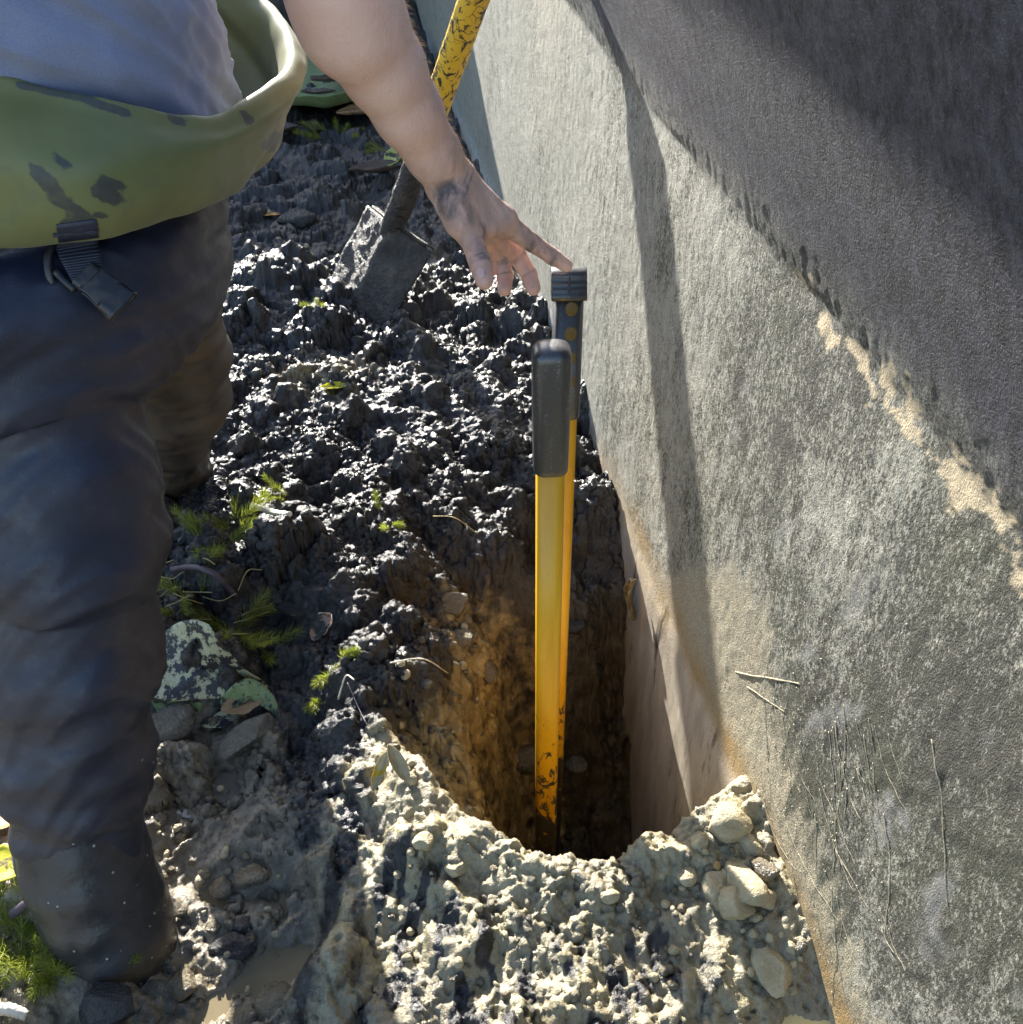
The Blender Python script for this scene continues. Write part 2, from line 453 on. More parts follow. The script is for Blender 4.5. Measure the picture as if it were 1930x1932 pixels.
# ------------------------------------------------------------------ water lying in the hollows
def water_sheet(name, cx, cy, rx, ry, z, col, seed, rough=.02):
    n = 72; a = np.arange(n) / n * 2 * math.pi
    r = 1 + .12 * pn(np.cos(a) * 1.7 + seed, np.sin(a) * 1.7, z=np.zeros(n))
    rings = [np.stack([cx + np.cos(a) * rx * r * k, cy + np.sin(a) * ry * r * k, np.full(n, z)], -1) for k in (.02, .5, 1)]
    Vv = np.concatenate(rings); F = gridfaces(3, n, True)
    m = Mat(name + "_look"); nz = m.noise(18, 4, .6)
    c = m.ramp(nz, [(.3, tuple(v * .8 for v in col)), (.7, tuple(v * 1.15 for v in col))])
    m.set(Base_Color=c, Roughness=rough, Specular_IOR_Level=.5, Normal=m.bump(m.noise(40, 2), .05, .004))
    o = mesh_np(name, Vv, F[:, ::-1], m.m); return tag(o, kind="structure")
water_sheet("water", -.355, .67, .16, .15, -.048, (.20, .165, .105), 3)
water_sheet("water", -.42, .90, .10, .05, -.034, (.15, .14, .12), 8)
water_sheet("water", -.31, 1.03, .035, .06, -.030, (.15, .14, .12), 5)
water_sheet("water", .325, .505, .13, .085, .004, (.66, .54, .25), 9, .2)

# ================================================================== CURVED POND WALL
prof = [(-1.0, 0), (.70, 0), (.735, .0), (.765, .0090), (.80, .0195), (.85, .0348), (.90, .0502), (.96, .0692), (1.02, .0895), (1.085, .1130)]
pz = np.concatenate([np.arange(-.9, -.5, .03), np.arange(-.5, .70, .0045), np.arange(.70, 1.085, .004), [1.085]])

py_ = np.concatenate([geo(.30, -4, .02, 1.2)[::-1], np.arange(.3045, 2.4, .0045), geo(2.41, 5.6, .008, 1.02)[1:]])
WY, WZ = np.meshgrid(py_, pz, indexing='ij'); rise = .035 * sst(1.25, 2.3, WY) * sst(.5, .74, WZ) * sst(1.085, .80, WZ)
WO = np.interp((WZ - rise).ravel(), [p[0] for p in prof], [p[1] for p in prof]).reshape(WY.shape)
for _ in range(2): WO = (np.roll(WO, 1, 1) + WO + np.roll(WO, -1, 1)) / 3 if False else np.concatenate([WO[:, :1], (WO[:, :-2] + WO[:, 1:-1] + WO[:, 2:]) / 3, WO[:, -1:]], 1)
z0 = np.zeros_like(WY)
crest = WZ - rise - .735 - .02 * fbm(WY, WZ, z0, 5, 3, seed=81)
grain = .0016 * fbm(WY, WZ * .6, z0, 60, 3, .6, seed=82) + .004 * fbm(WY, WZ, z0, 3.5, 3, seed=83)
flake = .0022 * sst(-.012, .004, crest) * (1 - sst(.0, .09, crest)) * (ridged(WY, WZ * .6, z0, 38, 3, seed=84))
above = sst(.02, .10, WZ)
dis = grain * (.35 + .65 * above) * (1 - .97 * sst(.70, .76, WZ - rise)) + flake
# undercut at the old mud line: the buried face stands a few millimetres proud and smooth
dis += .004 * sst(.03, -.01, WZ + .015 * fbm(WY, WZ, z0, 8, 2, seed=85))
WO2 = WO + dis
WV = np.stack([wallx(WY) + WN[0] * WO2, WY + WN[1] * WO2, WZ], -1)
def wall_off(Y, z): return float(WO2[min(len(py_) - 1, int(np.searchsorted(py_, Y))), min(len(pz) - 1, int(np.searchsorted(pz, z)))])
lowz = .035 + .03 * fbm(WY, z0, z0, 3, 2, seed=86)
nn = fbm(WY, WZ, z0, 10, 4, .6, seed=87); n5 = fbm(WY, WZ, z0, 35, 3, .6, seed=88)
below = sst(.02, -.02, WZ - lowz + .02 * nn)
rust = np.exp(-.5 * ((WZ - lowz - .012) / .028) ** 2) * sst(1.75, 1.35, WY) * np.clip(.7 + nn, 0, 1.3)
band = np.exp(-.5 * ((WZ - .68 + .10 * (WY > 1.1) * 0) / .05) ** 2)
cream = sst(.34, .46, np.exp(-.5 * ((WZ - .722 - .035 * nn) / .026) ** 2) * (.36 + .5 * n5 + 1.9 * fbm(WY, WZ * 1.2, z0, 22, 5, .65, seed=89)) * sst(1.3, .75, WY))
ztop = np.interp(WY, [.2, .5, .6, .735, .80, .888, 1.0, 1.115, 1.2, 1.3], [.10, .12, .14, .18, .25, .33, .30, .20, .10, .02])
fing = .16 * fbm(WY * 3.2 + .25 * WZ, WZ * .35, z0, 14, 3, .6, seed=90) * sst(1.06, .9, WY)
mudstain = sst(-.03, .03, ztop + fing + .02 * n5 - WZ) * (1 - .55 * sst(1.0, .8, WY) * sst(-.1, .3, nn + .5 * n5)) * sst(-.02, .04, WZ)
mot = fbm(WY, WZ * .8, z0, 18, 4, .65, seed=95)
algae = np.clip(.42 + .55 * mot + .75 * fbm(WY, WZ * .6, z0, 4, 3, seed=91) + .35 * sst(1.25, .7, WY) - .28 * sst(1.3, 2.0, WY) - .2 * mudstain, 0, 1)
green = np.clip(.1 + 1.1 * fbm(WY, WZ, z0, 5, 3, seed=92) + .5 * np.exp(-.5 * ((WY - 1.45) / .3) ** 2), 0, 1) * above
white = sst(.12, .05, WZ + .05 * nn) * sst(1.75, 2.2, WY) * sst(-.2, .15, nn + .25)
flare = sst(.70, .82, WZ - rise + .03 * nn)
scrape = sst(.42, .6, fbm((WY + WZ * .35) * 2.6, (WZ - WY * .4) * .8, z0, 7, 3, seed=93) + .25) * sst(1.2, .95, WY) * sst(.65, .45, WZ) * sst(.24, .34, WZ) * sst(-.2, .3, n5 + .2)

m = Mat("weathered_concrete")
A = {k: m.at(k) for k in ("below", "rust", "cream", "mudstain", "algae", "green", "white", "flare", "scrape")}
vs = m.scaled(m.pos, 1, 1, .62); v2 = m.scaled(m.pos, 1, 1, .16)
stk = m.noise(55, 4, .6, v2); nsp = m.noise(240, 4, .7, vs)
nf = m.noise(230, 5, .65, vs); nm = m.noise(70, 5, .65, vs); nb = m.noise(14, 4, .6, vs); nff = m.noise(620, 3, .6, vs)
base = m.ramp(nm, [(.3, (.24, .232, .195)), (.7, (.42, .41, .35))])
spk = m.mr(m.ma('ADD', m.ma('ADD', m.ma('ADD', m.ma('MULTIPLY', nsp, 1.0), m.ma('MULTIPLY', nff, .25)), m.ma('MULTIPLY', stk, .25)), m.ma('MULTIPLY', A["algae"], -.36)), .47, .63, 1, 0)
dark = m.mix(A["green"], (.044, .042, .034), (.060, .066, .032))
col = m.mix(m.ma('MULTIPLY', spk, .93), base, dark)
col = m.mix(m.ma('MULTIPLY', A["scrape"], .7), col, (.30, .29, .28))
flare_shade = m.mix(m.mr(nm, .35, .65), (.016, .018, .030), (.085, .086, .120))  # overhang's sky-lit shade put into the colour, dark and bluish
col = m.mix(m.ma('MULTIPLY', A["flare"], m.mr(nf, .2, .6, .8, 1)), col, flare_shade)
col = m.mix(m.ma('MULTIPLY', A["white"], m.mr(nm, .35, .55)), col, (.52, .53, .52))
stc = m.mix(m.mr(nff, .4, .6), (.22, .19, .13), (.50, .44, .32))
col = m.mix(m.ma('MULTIPLY', A["mudstain"], m.mr(nf, .32, .52, .25, .95)), col, stc)
blc = m.mix(m.mr(m.noise(22, 4, .6, m.scaled(m.pos, 1, 1, .25)), .36, .62), (.30, .265, .21), (.47, .42, .34))
blc = m.mix(m.mr(m.noise(13, 5, .7, m.scaled(m.pos, 1.5, 1.5, .25)), .56, .66), blc, (.05, .042, .035))
col = m.mix(A["below"], col, blc)
col = m.mix(m.ma('MULTIPLY', A["rust"], m.mr(nf, .3, .6, .35, 1)), col, (.34, .215, .075))
col = m.mix(m.ma('MULTIPLY', A["cream"], m.mr(nf, .30, .40)), col, (.60, .49, .33))
hb = m.ma('ADD', m.ma('MULTIPLY', nf, .6), m.ma('ADD', m.ma('MULTIPLY', nff, .55), m.ma('MULTIPLY', nm, .15)))
hb = m.ma('MULTIPLY', hb, m.ma('SUBTRACT', 1.0, m.ma('MULTIPLY', A["below"], .72)))
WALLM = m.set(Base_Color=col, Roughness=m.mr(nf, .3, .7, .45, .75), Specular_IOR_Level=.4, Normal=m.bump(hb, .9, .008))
wall = empty("pond_wall", (wallx(1.2), 1.2, 0))
tag(wall, "long stained concrete pond wall with overhanging rim on the right", "wall")
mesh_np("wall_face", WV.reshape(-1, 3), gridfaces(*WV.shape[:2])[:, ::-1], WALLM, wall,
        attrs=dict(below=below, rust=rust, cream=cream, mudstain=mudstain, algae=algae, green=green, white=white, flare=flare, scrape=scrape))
# coping: beige rounded lip and the top of the wall
m = Mat("painted_coping"); n = m.noise(60, 5, .6); nlow = m.noise(9, 3)
cc = m.mix(m.mr(nlow, .4, .6), (.33, .27, .15), (.46, .39, .24))
COP = m.set(Base_Color=m.mix(m.mr(n, .55, .7), cc, (.36, .33, .31)), Roughness=.7, Normal=m.bump(n, .4, .004))
sec = [(.105, 1.080), (.1115, 1.081), (.115, 1.087), (.117, 1.104), (.114, 1.118), (.105, 1.126), (.0, 1.130), (-.13, 1.126), (-.15, 1.11), (-.15, .2), (-.15, -.9)]
ys = np.concatenate([np.arange(-4, 0, .25), np.arange(0, 5.62, .05)])
SV = np.array([[(wallx(yy) + WN[0] * (o + .003 * pn(yy * 4, zz * 9, 0)), yy + WN[1] * o, zz + .002 * pn(yy * 5, 3.3, o)) for o, zz in sec] for yy in ys])
mesh_np("coping", SV.reshape(-1, 3), gridfaces(*SV.shape[:2]), COP, wall)

# far end wall of the pond, across the top of the picture
m = Mat("pale_concrete"); n = m.noise(40, 5, .6)
FWM = m.set(Base_Color=m.mix(m.mr(n, .35, .65), (.34, .32, .27), (.50, .47, .40)), Roughness=.8, Normal=m.bump(n, .4, .01))
m = Mat("dark_joint"); DJ = m.set(Base_Color=(.02, .02, .022), Roughness=.8)
fwall = empty("end_wall", (-1.5, 5.5, 0)); tag(fwall, "pale concrete end wall across the far side of the drained pond", "wall")
def box_vf(lo, hi):
    x0, y0, z0_ = lo; x1, y1, z1 = hi
    V = np.array([(x0, y0, z0_), (x1, y0, z0_), (x1, y1, z0_), (x0, y1, z0_), (x0, y0, z1), (x1, y0, z1), (x1, y1, z1), (x0, y1, z1)], float)
    F = np.array([(0, 3, 2, 1), (4, 5, 6, 7), (0, 1, 5, 4), (1, 2, 6, 5), (2, 3, 7, 6), (3, 0, 4, 7)]); return V, F
def rbox(name, lo, hi, mat, parent=None, rot=0., bev=.01, about=None):
    V, F = box_vf(lo, hi)
    if rot:
        a = np.array(about); c, s = math.cos(rot), math.sin(rot); V = (V - a) @ np.array([(c, s, 0), (-s, c, 0), (0, 0, 1)]) + a
    o = mesh_np(name, V, F, mat, parent, smooth=False)
    b = o.modifiers.new("bevel", 'BEVEL'); b.width = bev; b.segments = 2; return o
FW_ROT = math.atan(.18)
FWH = 1.44
rbox("wall_face", (-6, 5.46, -.4), (-.42, 5.70, FWH - .08), FWM, fwall, FW_ROT, .01, (-.5, 5.46, 0))
rbox("coping", (-6, 5.40, FWH - .08), (-.42, 5.76, FWH), COP, fwall, FW_ROT, .012, (-.5, 5.46, 0))

# ================================================================== POST-HOLE DIGGER
def rrect(w, h, r, n=6):
    """rounded rectangle outline, centred"""
    P = []
    for cx, cy, a0 in ((w / 2 - r, h / 2 - r, 0), (-w / 2 + r, h / 2 - r, 90), (-w / 2 + r, -h / 2 + r, 180), (w / 2 - r, -h / 2 + r, 270)):
        for i in range(n + 1):
            a = R(a0 + 90 * i / n); P.append((cx + r * math.cos(a), cy + r * math.sin(a)))
    return np.array(P)
def along(p0, p1, secs, side):
    """loft sections (distance from p0, width, depth, radius, shift) along p0->p1; side = width direction"""
    p0, p1 = np.array(p0, float), np.array(p1, float); d = (p1 - p0) / np.linalg.norm(p1 - p0)
    u = np.array(side, float); u -= d * (u @ d); u /= np.linalg.norm(u); v = np.cross(d, u)
    rings = []
    for s in secs:
        P = rrect(s[1], s[2], min(s[3], min(s[1], s[2]) / 2 - 1e-4)); c = p0 + d * s[0]
        rings.append(c + P[:, :1] * u + P[:, 1:] * v)
    return loft(rings)
m = Mat("yellow_fibreglass"); zz = m.t.nodes.new("ShaderNodeSeparateXYZ"); m.t.links.new(m.pos, zz.inputs[0]); Z = zz.outputs["Z"]
lowm = m.mr(Z, -.42, .06, 1.0, 0.0)
sm = m.noise(45, 5, .65, m.scaled(m.pos, 1, 1, .6), 1.2); s2 = m.noise(11, 3, .5)
mask = m.mr(m.ma('ADD', sm, m.ma('MULTIPLY', lowm, .40)), .68, .74)
yc_ = m.mix(m.mr(m.noise(9, 4, .5, m.scaled(m.pos, 4, 4, .6)), .35, .65), (.58, .28, .006), (.72, .385, .010))
scr = m.mr(m.noise(90, 4, .6, m.scaled(m.pos, 1, 1, .35)), .66, .72)
yc_ = m.mix(m.ma('MULTIPLY', scr, .35), yc_, (.32, .22, .08))
YEL = m.set(Base_Color=m.mix(mask, yc_, (.035, .028, .02)), Roughness=m.mr(mask, 0, 1, .32, .5), Normal=m.bump(m.noise(120, 3), .08, .003))
m = Mat("smeared_yellow"); s1 = m.noise(38, 6, .7, m.scaled(m.pos, 1, 1, .75), 1.8); cr = m.vor(46, 'DISTANCE_TO_EDGE')
mk = m.ma('MAXIMUM', m.mr(s1, .53, .57), m.ma('MULTIPLY', m.mr(cr, .035, .02), m.mr(m.noise(9, 2), .45, .52)))
YELM = m.set(Base_Color=m.mix(mk, (.70, .43, .03), (.03, .026, .022)), Roughness=.5, Normal=m.bump(m.ma('ADD', mk, s1), .3, .003))
m = Mat("black_rubber"); n = m.noise(60, 4, .6, m.scaled(m.pos, 3, 3, .4)); sp = m.noise(330, 3, .6)
RUB = m.set(Base_Color=m.mix(m.mr(m.ma('MULTIPLY', n, sp), .30, .42), (.016, .017, .020), (.10, .10, .098)), Roughness=m.mr(n, .3, .7, .36, .46), Specular_IOR_Level=.8, Coat_Weight=.6, Coat_Roughness=.28,
            Normal=m.bump(sp, .08, .002))
m = Mat("muddy_steel"); n = m.noise(26, 5, .65); n2 = m.noise(110, 4, .6)
STEEL = m.set(Base_Color=m.ramp(n, [(.35, (.014, .013, .013)), (.55, (.042, .036, .031)), (.75, (.10, .083, .066))]), Roughness=m.mr(n2, .3, .7, .3, .6),
              Specular_IOR_Level=.6, Normal=m.bump(m.ma('ADD', n2, m.ma('ADD', n, m.noise(60, 5, .65))), .9, .010))
F0, F1 = np.array((.0445, .9957, .637)), np.array((.0612, 1.012, -.56))
B0, B1 = np.array((.0750, 1.2320, .598)), np.array((.0700, 1.062, -.56))
dig = empty("post_hole_digger", (.065, 1.05, -.60))
tag(dig, "long yellow-handled digging tool with two black grips standing in the hole", "post hole digger")
SIDE = (1, .06, 0)
dF = (F1 - F0) / np.linalg.norm(F1 - F0); dB = (B1 - B0) / np.linalg.norm(B1 - B0)
LF, LB = np.linalg.norm(F1 - F0), np.linalg.norm(B1 - B0)
V_, F_ = along(F0, F1, [(.03, .0345, .030, .010), (LF, .0345, .030, .010)], SIDE); hf = mesh_np("handle", V_, F_, YEL, dig)
V_, F_ = along(B0, B1, [(.03, .0345, .030, .010), (LB, .0345, .030, .010)], SIDE); hb_ = mesh_np("handle", V_, F_, YEL, dig)
def mod_auto(o):
    b = o.modifiers.new("edge", 'WEIGHTED_NORMAL'); return o
# front grip: a plain rounded sleeve
gs = [(-.003, .010, .010, .004), (-.0022, .021, .020, .008), (-.0006, .031, .029, .011), (.0020, .0380, .036, .012), (.006, .0425, .0405, .0125), (.012, .0445, .043, .0125), (.158, .0420, .041, .0135), (.166, .0415, .0405, .0135), (.168, .039, .038, .012)]
V_, F_ = along(F0, F1, gs, SIDE); gf = mesh_np("grip", V_, F_, RUB, hf); tag(gf, "plain black sleeve grip with a shiny rounded end")
# rear grip: body with three round openings and a ribbed square end cap
gb = [(.012, .0385, .038, .009), (.17, .0395, .039, .010), (.188, .0395, .039, .010), (.190, .036, .036, .009)]
V_, F_ = along(B0, B1, gb, SIDE); gbo = mesh_np("grip", V_, F_, RUB, hb_); tag(gbo, "black grip with round yellow openings down its face")
u = np.array(SIDE, float); u -= dB * (u @ dB); u /= np.linalg.norm(u); fdir = np.cross(u, dB); fdir = fdir if fdir[1] < 0 else -fdir
for k in range(4):
    c = B0 + dB * (.030 + .034 * k) + fdir * .0192 + u * .0025
    a = np.arange(24) / 24 * 2 * math.pi
    ring = lambda r, off: c + fdir * off + (np.cos(a)[:, None] * u * r * .82 + np.sin(a)[:, None] * dB * r)
    V_ = np.vstack([ring(.0112, .0002), ring(.0108, .0012), ring(.0098, .0014), ring(.0094, .0004), (c + fdir * .0003)[None]])
    F_ = [gridfaces(4, 24, True), np.array([(72 + j, 72 + (j + 1) % 24, 96) for j in range(24)])]
    rimo = mesh_np("opening_rim", V_[:96], [gridfaces(4, 24, True)], RUB, gbo) if False else None
m = Mat("amber_insert"); INS = m.set(Base_Color=(.11, .070, .012), Roughness=.45)
parts = []
for k in range(4):
    c = B0 + dB * (.030 + .034 * k) + fdir * .0193 + u * .0025
    a = np.arange(28) / 28 * 2 * math.pi
    rr = [(.0, .0006), (.0085, .0006), (.0100, .0003), (.0105, -.001)]
    Vv = np.vstack([c + fdir * o_ + (np.cos(a)[:, None] * u * r_ * .84 + np.sin(a)[:, None] * dB * r_) for r_, o_ in rr])
    o = mesh_np("opening", Vv, gridfaces(4, 28, True), INS, gbo)
# end cap: quarter-round top, ribs across its face
capP = []
uc = np.array((0, -1., 0)); uc -= dB * (uc @ dB); uc /= np.linalg.norm(uc)     # towards the viewer
prof_c = [(-.021, .018), (-.021, -.004), (-.018, -.0115), (-.010, -.0155), (-.002, -.0155), (.005, -.0125)]
ribs = [(.0105, -.0065), (.0075, -.0040), (.0150, -.0015), (.0165, .0002), (.0130, .0030), (.0205, .0050), (.0215, .0066), (.0180, .0085), (.0250, .0105), (.0255, .0190)]
pc = prof_c + ribs + [(.020, .0205), (-.019, .0205)]
w2 = .0232
rings = []
for s_, inset in ((-w2, .0016), (-w2 + .0012, 0), (w2 - .0012, 0), (w2, .0016)):
    q = np.array(pc) * (1 - inset * 20); rings.append(B0 + u * s_ + q[:, :1] * uc + (q[:, 1:] - .002) * dB)
V_, F_ = loft(rings); ecap = mesh_np("end_cap", V_, F_, RUB, gbo, smooth=False)
tag(ecap, "square black end cap with cross ribs")
# raised spine across the ribs
sp_ = np.array([(.0100, -.0062), (.0160, -.0000), (.0212, .0065), (.0254, .0115)]); spv = []
for s_ in (-.0016, .0016):
    spv += [B0 + u * s_ + q[0] * uc + (q[1] - .0035) * dB for q in sp_]
spv = np.array(spv); spb = spv - uc * .006
mesh_np("rib", np.vstack([spv, spb]), np.array([(i, i + 1, i + 5, i + 4) for i in range(3)] + [(i, i + 8, i + 9, i + 1) for i in range(3)] + [(i + 4, i + 5, i + 13, i + 12) for i in range(3)]), RUB, ecap, smooth=False)
# steel jaws down in the hole
for p, n_ in ((F1, (0, -1, 0)), (B1, (0, 1, 0))):
    rows = []
    for v_ in np.linspace(0, 1, 8):
        ww = .055 * (1 - .25 * v_ ** 3); row = []
        for q in np.linspace(-1, 1, 11):
            row.append(p + np.array((ww * q, n_[1] * (.03 - .03 * q * q), .06 - .20 * v_)))
        rows.append(row)
    o = mesh_np("jaw", np.array(rows).reshape(-1, 3), gridfaces(8, 11), STEEL, dig); solidify(o, .004)

# ================================================================== SPADE LEANING ON THE WALL
spade = empty("spade", PT(690, 585, 2.40)); tag(spade, "muddy spade with a smeared yellow shaft leaning on the wall behind the arm", "spade")
SB = np.array((-.2785, 2.307, .215)); SD = np.array((.343, -.326, .881)); SD /= np.linalg.norm(SD)
TL, TR = PT(700, 362, 2.45), PT(788, 492, 2.36)
BOT = PT(655, 590, 2.47); BD = (TL + TR) / 2 - BOT; BD /= np.linalg.norm(BD)
sw = (TR - TL); sw -= BD * (sw @ BD); WIDTH = np.linalg.norm(sw); sw /= WIDTH; sn = np.cross(sw, BD)
if sn[1] > 0: sn = -sn                                             # facing the viewer
rows = []; NU, NV = 41, 49
C0 = (TL + TR) / 2
for i in range(NV):
    v_ = i / (NV - 1); row = []
    for j in range(NU):
        q = j / (NU - 1) * 2 - 1
        w_ = WIDTH / 2 * (1.06 - .05 * v_) * (1 if v_ < .62 else math.sqrt(max(.02, 1 - ((v_ - .62) / .40) ** 2)))
        bow = -.020 * abs(q) ** 1.5 + .010 * math.exp(-(q / .16) ** 2) * (1 - v_) + .004 * pn(q * 3, v_ * 4, 1.1)
        row.append(C0 + sw * (w_ * q) - BD * (v_ * .31) + sn * float(bow))
    rows.append(row)
bl = np.array(rows)
lump = .007 * np.maximum(0, fbm(bl[..., 0], bl[..., 1], bl[..., 2], 35, 3, .6, seed=5)) + .004 * np.maximum(0, fbm(bl[..., 0], bl[..., 1], bl[..., 2], 90, 2, seed=6))
bl = bl + sn * lump[..., None]
blade = mesh_np("blade", bl.reshape(-1, 3), gridfaces(NV, NU), STEEL, spade); solidify(blade, .005)
# folded tread along the top edge
rows = []
for q in np.linspace(-1, 1, 21):
    if abs(q) < .16: continue
    pass
for sgn in (-1, 1):
    rows = []
    for q in np.linspace(.17, .90, 9):
        b0 = C0 + sw * (WIDTH / 2 * q * sgn) + sn * (-.020 * q ** 1.5)
        rows.append([b0, b0 + BD * .006 + sn * .002, b0 + BD * .007 - sn * .012, b0 + BD * .004 - sn * .026])
    o = mesh_np("tread", np.array(rows).reshape(-1, 3), gridfaces(9, 4), STEEL, spade); solidify(o, .004)
S_yel = (.50 - SB[2]) / SD[2]; S_top = (.985 - SB[2]) / SD[2]
ss = np.linspace(-.12, S_yel + .02, 26)
Pp = SB + ss[:, None] * SD + sn * (.012 * np.clip(1 - (ss + .12) / .2, 0, 1))[:, None]
rr = np.interp(ss, [-.12, -.02, .04, .3, .40], [.010, .026, .029, .0265, .0235])
V_, F_ = tube(Pp, rr, 16, .05, 3); mesh_np("socket", V_, F_, STEEL, spade)
ss = np.linspace(S_yel, S_top, 60)
V_, F_ = tube(SB + ss[:, None] * SD, .0290, 16, .012, 4); mesh_np("shaft", V_, F_, YELM, spade)

# ================================================================== PERSON
person = empty("person", (-.56, 1.12, 0))
tag(person, "person in olive waders and grey-blue shirt reaching down to press the rear grip", "person")
m = Mat("skin"); n = m.noise(40, 4, .6); n2 = m.noise(260, 4, .6); d = m.at("dirt")
sk = m.mix(m.mr(m.noise(14, 3), .35, .65), (.70, .42, .325), (.78, .52, .425))
sk = m.mix(m.ma('MULTIPLY', m.at("red"), .6), sk, (.68, .27, .21))
dm = m.ma('MULTIPLY', d, m.mr(m.noise(48, 5, .6, m.scaled(m.pos, 1.2, 1.2, .6)), .30, .58))
sk = m.mix(dm, sk, (.13, .105, .108))
fl = m.mr(m.noise(58, 2), .74, .78)
sk = m.mix(m.ma('MULTIPLY', fl, .6), sk, (.16, .10, .08))
SKIN = m.set(Base_Color=sk, Roughness=m.mr(n2, .3, .7, .42, .6), Subsurface_Weight=.22, Subsurface_Radius=(.012, .004, .002), Subsurface_Scale=.6,
             Normal=m.bump(m.ma('ADD', n2, m.ma('ADD', m.noise(110, 3), m.ma('MULTIPLY', m.noise(30, 3, .5, m.scaled(m.pos, 1.6, .7, 1)), 1.6))), .28, .004))
# --- left arm and hand, fine grid
f = Field((-.40, .98, .54), (.13, 1.36, 1.30), .0017)
W = PT(852, 343, 1.215)
EL = PT(634, -38, .985); SHO = np.array((-.315, 1.245, 1.235))
a1, a2, a3, a4 = PT(676, 50, 1.03), PT(722, 128, 1.075), PT(770, 212, 1.125), PT(817, 290, 1.175)
hn = np.array((-.35, -.62, .70))                                      # back of the hand
f.chain([SHO, EL + (SHO - EL) * .5, EL], [.058, .053, .048], .01)
f.chain([EL, a1, a2, a3, a4, W], [.050, .0490, .0435, .0370, .0306, .0280], .012)
f.ell((EL + a1) / 2 + np.array((-.004, -.004, -.004)), (.050, .050, .06), .02)
Im, Ip, Id, It = PT(948, 417, 1.255), PT(1001, 456, 1.283), PT(1042, 484, 1.300), PT(1068, 501, 1.309)
Mm, Mp, Md, Mt = PT(933, 434, 1.280), PT(975, 482, 1.318), PT(997, 517, 1.326), PT(1006, 543, 1.322)
Rm, Rp, Rd, Rt = PT(915, 444, 1.298), PT(946, 486, 1.332), PT(953, 519, 1.335), PT(952, 545, 1.330)
Pm, Pp_, Pd, Pt = PT(893, 446, 1.312), PT(918, 476, 1.335), PT(925, 497, 1.338), PT(924, 514, 1.335)
Tc, Tm, Ti, Tt = PT(856, 384, 1.200), PT(886, 440, 1.212), PT(905, 494, 1.206), PT(914, 530, 1.200)
# palm
f.cone(W, Im, .0265, .0150, .012, (hn, 1.15))
f.cone(W, Mm, .025, .0150, .012, (hn, 1.15))
f.cone(W, Rm, .024, .0145, .012, (hn, 1.15))
f.cone(W, Pm, .022, .0130, .012, (hn, 1.15))
f.chain([Im, Mm, Rm, Pm], [.0138, .0138, .0132, .012], .008)
f.cone(W * .6 + Im * .4, Im, .019, .0140, .010)
f.cone(PT(868, 372, 1.21), PT(918, 425, 1.235), .021, .0135, .012)
f.cone(PT(842, 352, 1.205), PT(868, 420, 1.205), .0215, .0190, .012)        # ball of the thumb
f.cone(Tm, Im, .0105, .0120, .014)                                          # web
# fingers
f.chain([Im, Ip, Id, It], [.0148, .0116, .0102, .0088], .004)
f.ell(Im + np.array((.002, -.003, .005)), (.0128, .0128, .0128), .008)
f.ell(Ip, (.0116,) * 3, .003); f.ell(Id, (.0098,) * 3, .003)
f.chain([Mm, Mp, Md, Mt], [.0148, .0120, .0110, .0100], .003)
f.ell(Mp, (.0120,) * 3, .003); f.ell(Md, (.0103,) * 3, .003)
f.chain([Rm, Rp, Rd, Rt], [.0140, .0116, .0105, .0095], .003)
f.ell(Rp, (.0114,) * 3, .003); f.ell(Rd, (.0098,) * 3, .003)
f.chain([Pm, Pp_, Pd, Pt], [.0120, .0092, .0082, .0070], .003)
# thumb
f.chain([Tc, Tm, Ti, Tt], [.0205, .0148, .0128, .0106], .006)
f.ell(Ti + (Tt - Ti) * .45, (.0112, .0108, .0130), .004)
f.ell(Ti, (.0124,) * 3, .003)
Va, Fa = f.mesh(); Va = smooth_vf(Va, Fa, 3, .5)
# skin folds across the joints
Nv = normals_np(Va, Fa); crease = np.zeros(len(Va))
for j, d0, d1, rad, offs_ in ((Ti, Tm, Tt, .021, (-.0030, .0, .0028)), (Ip, Im, Id, .018, (-.0028, .0, .0028)), (Id, Ip, It, .015, (-.0012, .0014)), (Mp, Mm, Md, .018, (-.002, .001)), (Md, Mp, Mt, .015, (.0,)), (Rp, Rm, Rd, .018, (-.002, .001)), (Rd, Rp, Rt, .014, (.0,)), (W, a4, Im, .045, (-.004, .003))):
    ax_ = (d1 - d0) / np.linalg.norm(d1 - d0); q = Va - j; s_ = q @ ax_; near_ = np.linalg.norm(q, axis=1) < rad
    for o_ in offs_: crease = np.maximum(crease, near_ * np.exp(-((s_ - o_ + .0006 * pn(Va[:, 0] * 160, Va[:, 1] * 160, Va[:, 2] * 160)) / .0011) ** 2))
Va = Va - Nv * (.0008 * crease)[:, None]
